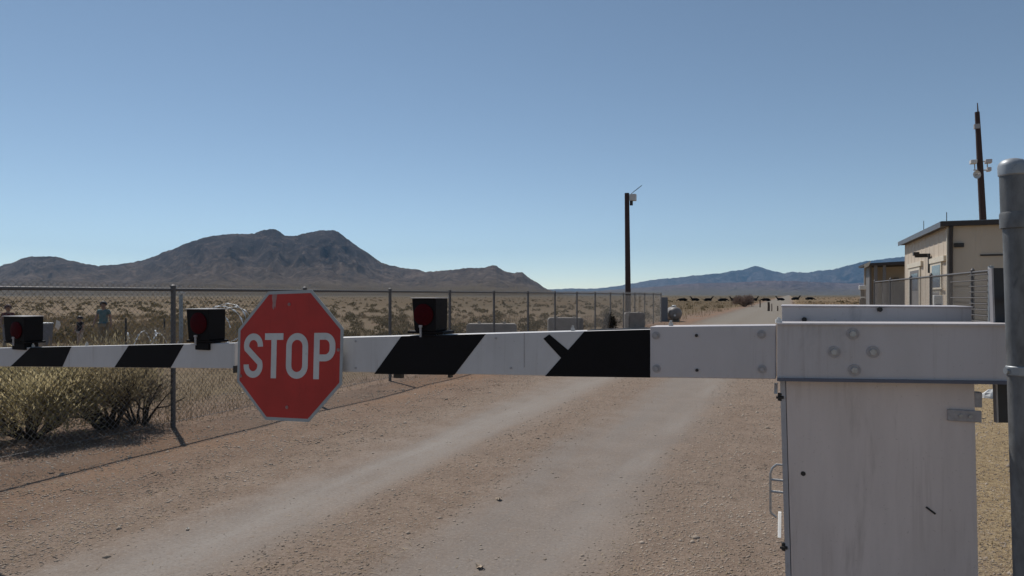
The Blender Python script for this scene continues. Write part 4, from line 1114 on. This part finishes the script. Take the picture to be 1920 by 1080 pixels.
person(15, 21.0, 1.37, 'person with reddish hair and maroon top behind the leftmost lamp', (M['skin'], M['redhair'], M['maroon'], M['greycloth']), TH + .9, ((.12, .02), (.05, .03)))
# a pale plastic crate on the ground near them
x, u = at(83, 20.5); cr = thing('plastic_bin', (x, u, 0), 'upright pale grey bin in the field right of the leftmost lamp', 'bin')
mb = MB(); mb.hexa([(x - .13, u - .13, 0), (x + .13, u - .13, 0), (x + .13, u + .13, 0), (x - .13, u + .13, 0)], [(x - .17, u - .17, .82), (x + .17, u - .17, .82), (x + .17, u + .17, .82), (x - .17, u + .17, .82)]); obj('tub', mb, M['greycloth'], cr, bevel=.02)
mb = MB(); mb.box(x - .18, x + .18, u - .18, u + .18, .822, .87); obj('lid', mb, M['offwhite'], cr, bevel=.015)

# ================================================================ CATTLE resting far off
def cow_mesh(head):
    """a lying cow: deep barrel, folded legs, neck and head (up and to the left, up and to the right, or stretched low)"""
    V = [(0, 0, .42), (.45, 0, .45), (.80, 0, .46), (-.45, 0, .44), (-.85, 0, .42), (-1.05, .02, .30)]
    E = [(0, 1), (1, 2), (0, 3), (3, 4), (4, 5)]; R = [.36, .36, .30, .37, .31, .05]
    def add(p, r, q): V.append(p); R.append(r); E.append((q, len(V) - 1)); return len(V) - 1
    if head == 'up':
        a = add((1.02, 0, .78), .17, 2); b = add((1.15, 0, 1.08), .13, a); c = add((1.33, 0, 1.10), .12, b); d = add((1.52, 0, 1.00), .075, c); add((1.13, .16, 1.14), .03, b); add((1.13, -.16, 1.14), .03, b)
    else:
        a = add((1.12, .05, .48), .18, 2); b = add((1.38, .10, .36), .13, a); c = add((1.58, .14, .24), .12, b); d = add((1.74, .18, .13), .075, c)
    a = add((.62, -.30, .16), .09, 1); add((.95, -.36, .09), .06, a)
    a = add((.62, .30, .16), .09, 1); add((.95, .36, .09), .06, a)
    a = add((-.60, -.34, .20), .13, 4); b = add((-.25, -.46, .10), .08, a); add((-.55, -.52, .07), .05, b)
    a = add((-.60, .34, .20), .13, 4); b = add((-.25, .46, .10), .08, a); add((-.55, .52, .07), .05, b)
    me = bpy.data.meshes.new('cow_' + head); me.from_pydata(V, E, []); me.materials.append(M['cowblack'])
    return me, R
PROTO = {}
def cow(px, Z, head, flip, label, sc=1.12, turn=0.0):
    x, u = at(px, Z)
    if head not in PROTO:
        me, R = cow_mesh(head); o = link('cow', me)
        md = o.modifiers.new('skin', 'SKIN'); md.use_smooth_shade = True
        for sv, r in zip(me.skin_vertices[0].data, R): sv.radius = (r, r)
        me.skin_vertices[0].data[0].use_root = True
        s = o.modifiers.new('sub', 'SUBSURF'); s.levels = 1; s.render_levels = 1
        PROTO[head] = o
    else: o = PROTO[head].copy(); COL.objects.link(o)
    o.location = (x, u, -.02); o.rotation_euler = (0, 0, TH + (math.pi if flip else 0) + turn); o.scale = (sc, sc, sc)
    tag(o, label, 'cow', 'black cattle resting across the valley')
cow(1281, 185, 'low', True, 'black cow lying with head low, leftmost of the resting cattle')
cow(1304, 190, 'up', True, 'black cow lying with head raised to the left, second from the herd\'s left end')
cow(1327, 187, 'up', False, 'black cow lying with raised head to the right, third from the herd\'s left end')
cow(1354, 180, 'low', False, 'black cow lying flat between the raised head cow and the brown shrub')
cow(1378, 186, 'up', True, 'black cow with head up partly hidden by the left side of the brown shrub')
cow(1412, 186, 'up', False, 'black cow with raised head just behind the right side of the brown shrub')
cow(1437, 182, 'low', True, 'black cow lying low directly above the thickest wooden roadside post')
cow(1464, 205, 'up', True, 'black cow with head up to the left above the barrier\'s rear housing edge')
cow(1491, 225, 'up', False, 'black cow facing right with head up, second from the herd\'s right end', 1.3)
cow(1517, 230, 'low', False, 'black cow lying low, rightmost of the resting cattle', 1.3)

# ================================================================ SCRAPS
def scrap(px, py, size, label, m, name, z=None, Z=None, cat='litter'):
    if Z is None: Z = EYE * F / (py - HOR)
    x, u = at(px, Z); z0 = gz(x, u) if z is None else z; rg = random.Random(int(px)); mb = MB(); n = 4; vs = []
    for i in range(n):
        for k in range(n): vs.append(((i / 3 - .5) * size + rg.uniform(-.1, .1) * size, (k / 3 - .5) * size * .8 + rg.uniform(-.1, .1) * size, rg.uniform(.05, .55) * size))
    fs = [(i * n + k, (i + 1) * n + k, (i + 1) * n + k + 1, i * n + k + 1) for i in range(n - 1) for k in range(n - 1)]
    mb.add(vs, fs); o = obj(name, mb, m, local=True); o.location = (x, u, z0); o.rotation_euler = (0, 0, rg.uniform(0, 6))
    sd = o.modifiers.new('thick', 'SOLIDIFY'); sd.thickness = .001
    tag(o, label, cat)
scrap(935, 938, .055, 'curled pale dry leaf on the gravel between the wheel tracks', M['litterleaf'], 'dry_leaf', cat='leaf')
scrap(900, 1064, .05, 'crumpled pale dry leaf on the gravel at the bottom edge', M['litterleaf'], 'dry_leaf', cat='leaf')
scrap(352, 994, .03, 'tiny white scrap on the gravel left of the wheel track', M['paper'], 'paper_scrap')
x, u = FV + .05, hit_v(109, 608, FV + .05)[0]; z = hit_v(109, 608, FV + .05)[1]
mb = MB(); mb.add([(0, -.02, .05), (0.01, .01, .03), (.012, .022, -.01), (0, .0, -.06), (-.004, -.03, -.03), (.015, -.005, 0)], [(0, 1, 5), (1, 2, 5), (2, 3, 5), (3, 4, 5), (4, 0, 5)])
o = obj('plastic_scrap', mb, M['paper'], local=True); o.location = (x, u, z); sd = o.modifiers.new('thick', 'SOLIDIFY'); sd.thickness = .001
tag(o, 'small white plastic scrap caught in the chain link fence at left', 'litter')

x, u = at(1860, 11.2); mb = MB(); rg = random.Random(5); n = 10; vs = []
for i in range(5):
    for k in range(n):
        th = math.pi * .5 * i / 4; rr = (math.cos(th) + .02) * rg.uniform(.85, 1.1); vs.append((.17 * rr * math.cos(2 * math.pi * k / n), .12 * rr * math.sin(2 * math.pi * k / n), .17 * math.sin(th) * rg.uniform(.9, 1.05) - .02))
mb.add(vs, [(i * n + k, i * n + (k + 1) % n, (i + 1) * n + (k + 1) % n, (i + 1) * n + k) for i in range(4) for k in range(n)] + [tuple(range(4 * n, 5 * n))])
o = obj('rock', mb, M['offwhite'], local=True); o.location = (x, u, 0); tag(o, 'pale rock on the straw verge below the right end of the beam', 'rock')

# ================================================================ STUFF: gravel, litter, grass, scrub
def inview(x, y, mrg=120):
    z = -SN * x + CS * y; X = CS * x + SN * y
    return z > .8 and -960 - mrg < F * X / z < 960 + mrg

def gravel(n):
    V, Fs = [], []; k = 0; tries = 0
    oct_ = [(1, 0, 0), (0, 1, 0), (-1, 0, 0), (0, -1, 0), (0, 0, 1), (0, 0, -.6)]
    of = [(0, 1, 4), (1, 2, 4), (2, 3, 4), (3, 0, 4), (1, 0, 5), (2, 1, 5), (3, 2, 5), (0, 3, 5)]
    while k < n and tries < n * 20:
        tries += 1
        Z = 3.2 + 16 * random.random() ** 2.2; px = random.uniform(-80, 2000); x, y = at(px, Z)
        if x < -9 or x > 4: continue
        dt = min(abs(x + 3.80), abs(x + 1.75))
        if dt < .50 and random.random() < .93: continue
        if dt < .70 and random.random() < .6: continue
        if abs(x + 2.7) < .4 and random.random() < .35: continue
        if y > 2.9 and -.15 < x < 1.2 and y < 4.3: continue
        s = random.choice((.003, .004, .004, .005, .006, .008)) * random.uniform(.7, 1.4) * (1.1 + .07 * Z)
        if random.random() < .006: s *= 2.2
        a = random.uniform(0, 6.28); ca, sa = math.cos(a), math.sin(a); z = gz(x, y) - .0; b = len(V)
        sx, sy, sz = s * random.uniform(.8, 1.5), s * random.uniform(.7, 1.1), s * random.uniform(.5, .9)
        for p in oct_:
            X, Y = p[0] * sx * random.uniform(.7, 1.2), p[1] * sy * random.uniform(.7, 1.2)
            V.append((x + ca * X - sa * Y, y + sa * X + ca * Y, z + (p[2] - .05) * sz))
        Fs += [tuple(b + i for i in f) for f in of]; k += 1
    m = leaf_mat('gravel_stones', (.165, .125, .095), (.52, .435, .355), 1.2, 0.0)
    tri_mesh('gravel', np.array(V), np.array(Fs), m, None, 'stuff')
gravel(60000)

def blades(P, Hh, W, lean, flat=False):
    n = len(P); az = rng.uniform(0, 2 * math.pi, n); ln = rng.normal(lean[0], lean[1], n)
    D = np.stack([np.cos(az) * np.sin(ln), np.sin(az) * np.sin(ln), np.cos(ln)], 1)
    S = np.stack([-np.sin(az), np.cos(az), np.zeros(n)], 1); a2 = rng.uniform(-1, 1, n)[:, None] * .6; S = S + np.stack([np.cos(az), np.sin(az), np.zeros(n)], 1) * a2
    Hh = Hh[:, None]; W = W[:, None]
    V = np.stack([P - S * W, P + S * W, P + D * Hh + S * W * .2], 1).reshape(-1, 3)
    return V, np.arange(n * 3).reshape(-1, 3)

def dry_grass():
    pts = []; h = []
    def put(x, y, hh): pts.append((x, y, gz(x, y) - .01)); h.append(hh)
    # field behind the fence, in tufts
    k = 0
    while k < 7500:
        Z = 9 + 46 * random.random() ** 1.5; px = random.uniform(-60, 1240) if random.random() < .62 else random.uniform(-60, 460); x, y = at(px, Z)
        if x > FV - .25 or y < 1: continue
        dn = mnoise.noise(Vector((x * .16, y * .16, 2.0)))
        if dn < -.12 and random.random() < .75: continue
        k += 1; hh = random.uniform(.12, .34) * (1 + .5 * dn) * (2.0 if px < 460 and 14 < Z < 30 else 1); m = random.randint(4, 10)
        if Z < 16: hh = min(hh, random.uniform(.04, .13)); m = m // 4 + 1
        for _ in range(m): put(x + random.gauss(0, .09), y + random.gauss(0, .09), hh * random.uniform(.6, 1.25))
    # a fringe along the foot of the fence
    for _ in range(900):
        y = random.uniform(2.5, 38); x = FV + random.gauss(-.12, .22)
        for _ in range(3): put(x + random.gauss(0, .05), y + random.gauss(0, .05), random.uniform(.02, .08))
    # straw verge right of the cabinet and behind
    for _ in range(900):
        x = random.uniform(1.0, 5.0); y = random.uniform(2.6, 16)
        for _ in range(3): put(x + random.gauss(0, .05), y + random.gauss(0, .05), random.uniform(.02, .06))
    # far right verge and beyond the road's end
    k = 0
    while k < 1500:
        Z = 34 + 130 * random.random(); px = random.uniform(1235, 1640); x, y = at(px, Z)
        if -6.3 < x < .8: continue
        k += 1
        for _ in range(3): put(x + random.gauss(0, .25), y + random.gauss(0, .25), random.uniform(.2, .5))
    P = np.array(pts); Hh = np.array(h); V, Fc = blades(P, Hh, .0035 + .0022 * np.linalg.norm(P[:, :2], axis=1) / 12, (.30, .22))
    tri_mesh('dry_grass', V, Fc, M['straw'], None, 'stuff')
dry_grass()

def straw_litter():
    pts = []
    k = 0
    while k < 9000:
        Z = 3.1 + 12 * random.random() ** 1.8; px = random.uniform(-60, 1980); x, y = at(px, Z)
        if x > 4 or x < FV - 1: continue
        dt = min(abs(x + 3.80), abs(x + 1.75))
        if dt < .6 and random.random() < .9: continue
        w = 1.0 if (x > .85 or x < -4.8) else .32
        if random.random() > w: continue
        if y > 2.9 and -.15 < x < 1.2 and y < 4.3: continue
        k += 1; pts.append((x, y, gz(x, y) + .004))
    for _ in range(20000):
        x = random.uniform(.9, 3.4); y = random.uniform(2.4, 9.5)
        if y > 2.9 and x < 1.2 and y < 4.3: continue
        pts.append((x, y, gz(x, y) + .004 + random.random() * .02))
    P = np.array(pts); n = len(P)
    V, Fc = blades(P, rng.uniform(.02, .085, n), rng.uniform(.0012, .0028, n), (1.42, .12))
    V[:, 2] = np.maximum(V[:, 2], .0)
    tri_mesh('straw_litter', V, Fc, M['litter'], None, 'stuff')
straw_litter()

def scrub():
    V = []; k = 0
    while k < 3000:
        Z = 24 + 620 * random.random() ** 1.9; px = random.uniform(-80, 2000); x, y = at(px, Z)
        if x > FV - 1.5 and (x < 2.5 or y < 60 or px > 1240): 
            if not (y > 75 and (x > 4 or x < -8)): continue
        if Z < 200 and 1240 < px < 1560 and random.random() < .7: continue
        dn = mnoise.noise(Vector((x * .02, y * .02, 5)))
        if dn < -.1 and random.random() < .6: continue
        k += 1
        R = random.uniform(.18, .42) * (1.25 if random.random() < .15 else 1); H = R * random.uniform(.7, 1.2); n = 130 if Z < 60 else (60 if Z < 110 else (28 if Z < 180 else 16))
        c = np.array([x, y, 0.0]); g = rng.normal(0, 1, (n, 3)); g /= np.linalg.norm(g, axis=1, keepdims=True); g[:, 2] = np.abs(g[:, 2])
        P = c + g * np.array([R, R, H]) * rng.uniform(.45, 1.0, (n, 1))
        s = R * rng.uniform(.14, .30, (n, 1)) * (1 if Z < 60 else (1.4 if Z < 110 else 2.4))
        D = g + rng.normal(0, .5, (n, 3)); D /= np.linalg.norm(D, axis=1, keepdims=True); S = np.cross(D, rng.normal(0, 1, (n, 3))); S /= np.linalg.norm(S, axis=1, keepdims=True)
        V.append(np.stack([P - S * s * .5, P + S * s * .5, P + D * s], 1).reshape(-1, 3))
    V = np.concatenate(V); V[:, 2] = np.maximum(V[:, 2], -.02)
    tri_mesh('desert_scrub', V, np.arange(len(V)).reshape(-1, 3), M['scrub'], None, 'stuff')
scrub()

# ================================================================ AIR
mb = MB(); mb.box(-15800, 15800, -15800, 15800, -4, 1150)
hz = obj('haze', mb, [], kind='stuff')
m = bpy.data.materials.new('haze_air'); m.use_nodes = True; nt = m.node_tree; nt.nodes.clear()
pv = nd(nt, 'ShaderNodeVolumePrincipled', {'Color': (.36, .64, 1.0, 1), 'Density': 3.7e-5, 'Anisotropy': .25})
out = nt.nodes.new('ShaderNodeOutputMaterial'); nt.links.new(pv.outputs[0], out.inputs['Volume'])
hz.data.materials.append(m)

# ================================================================ LIGHT AND CAMERA
SUN_D = Vector((-.80, .60, 0)).normalized(); ELEV = math.radians(53.4)
world = bpy.data.worlds.new('World'); scene.world = world; world.use_nodes = True
wt = world.node_tree; bg = wt.nodes['Background']
sky = wt.nodes.new('ShaderNodeTexSky'); sky.sky_type = 'NISHITA'; sky.sun_disc = False
sky.sun_elevation = ELEV; sky.sun_rotation = math.atan2(SUN_D.x, SUN_D.y)
sky.altitude = 1400; sky.air_density = .7; sky.dust_density = 0; sky.ozone_density = 1.6
tint = mixc(wt, 1.0, sky.outputs[0], (1.06, .965, .80), 'MULTIPLY'); wt.links.new(tint, bg.inputs[0]); bg.inputs[1].default_value = .125
sl = bpy.data.lights.new('sun', 'SUN'); sl.energy = 4.0; sl.angle = math.radians(.53); sl.color = (1.0, .955, .89)
so = bpy.data.objects.new('sun', sl); COL.objects.link(so)
dirv = Vector((SUN_D.x * math.cos(ELEV), SUN_D.y * math.cos(ELEV), math.sin(ELEV)))
so.rotation_euler = dirv.to_track_quat('Z', 'Y').to_euler(); so.location = (0, 0, 50)

cam = bpy.data.cameras.new('camera'); co = bpy.data.objects.new('camera', cam); COL.objects.link(co)
co.location = (0, 0, EYE); co.rotation_euler = (math.pi / 2, 0, TH)
cam.sensor_width = 36; cam.lens = 36 * F / 1920; cam.shift_y = (HOR - 540) / 1920
cam.clip_start = .05; cam.clip_end = 60000
scene.camera = co
scene.view_settings.view_transform = 'Standard'; scene.view_settings.look = 'None'
scene.view_settings.exposure = 0.0; scene.view_settings.gamma = 1.0
scene.cycles.max_bounces = 6; scene.cycles.transparent_max_bounces = 6
scene.cycles.use_denoising = True
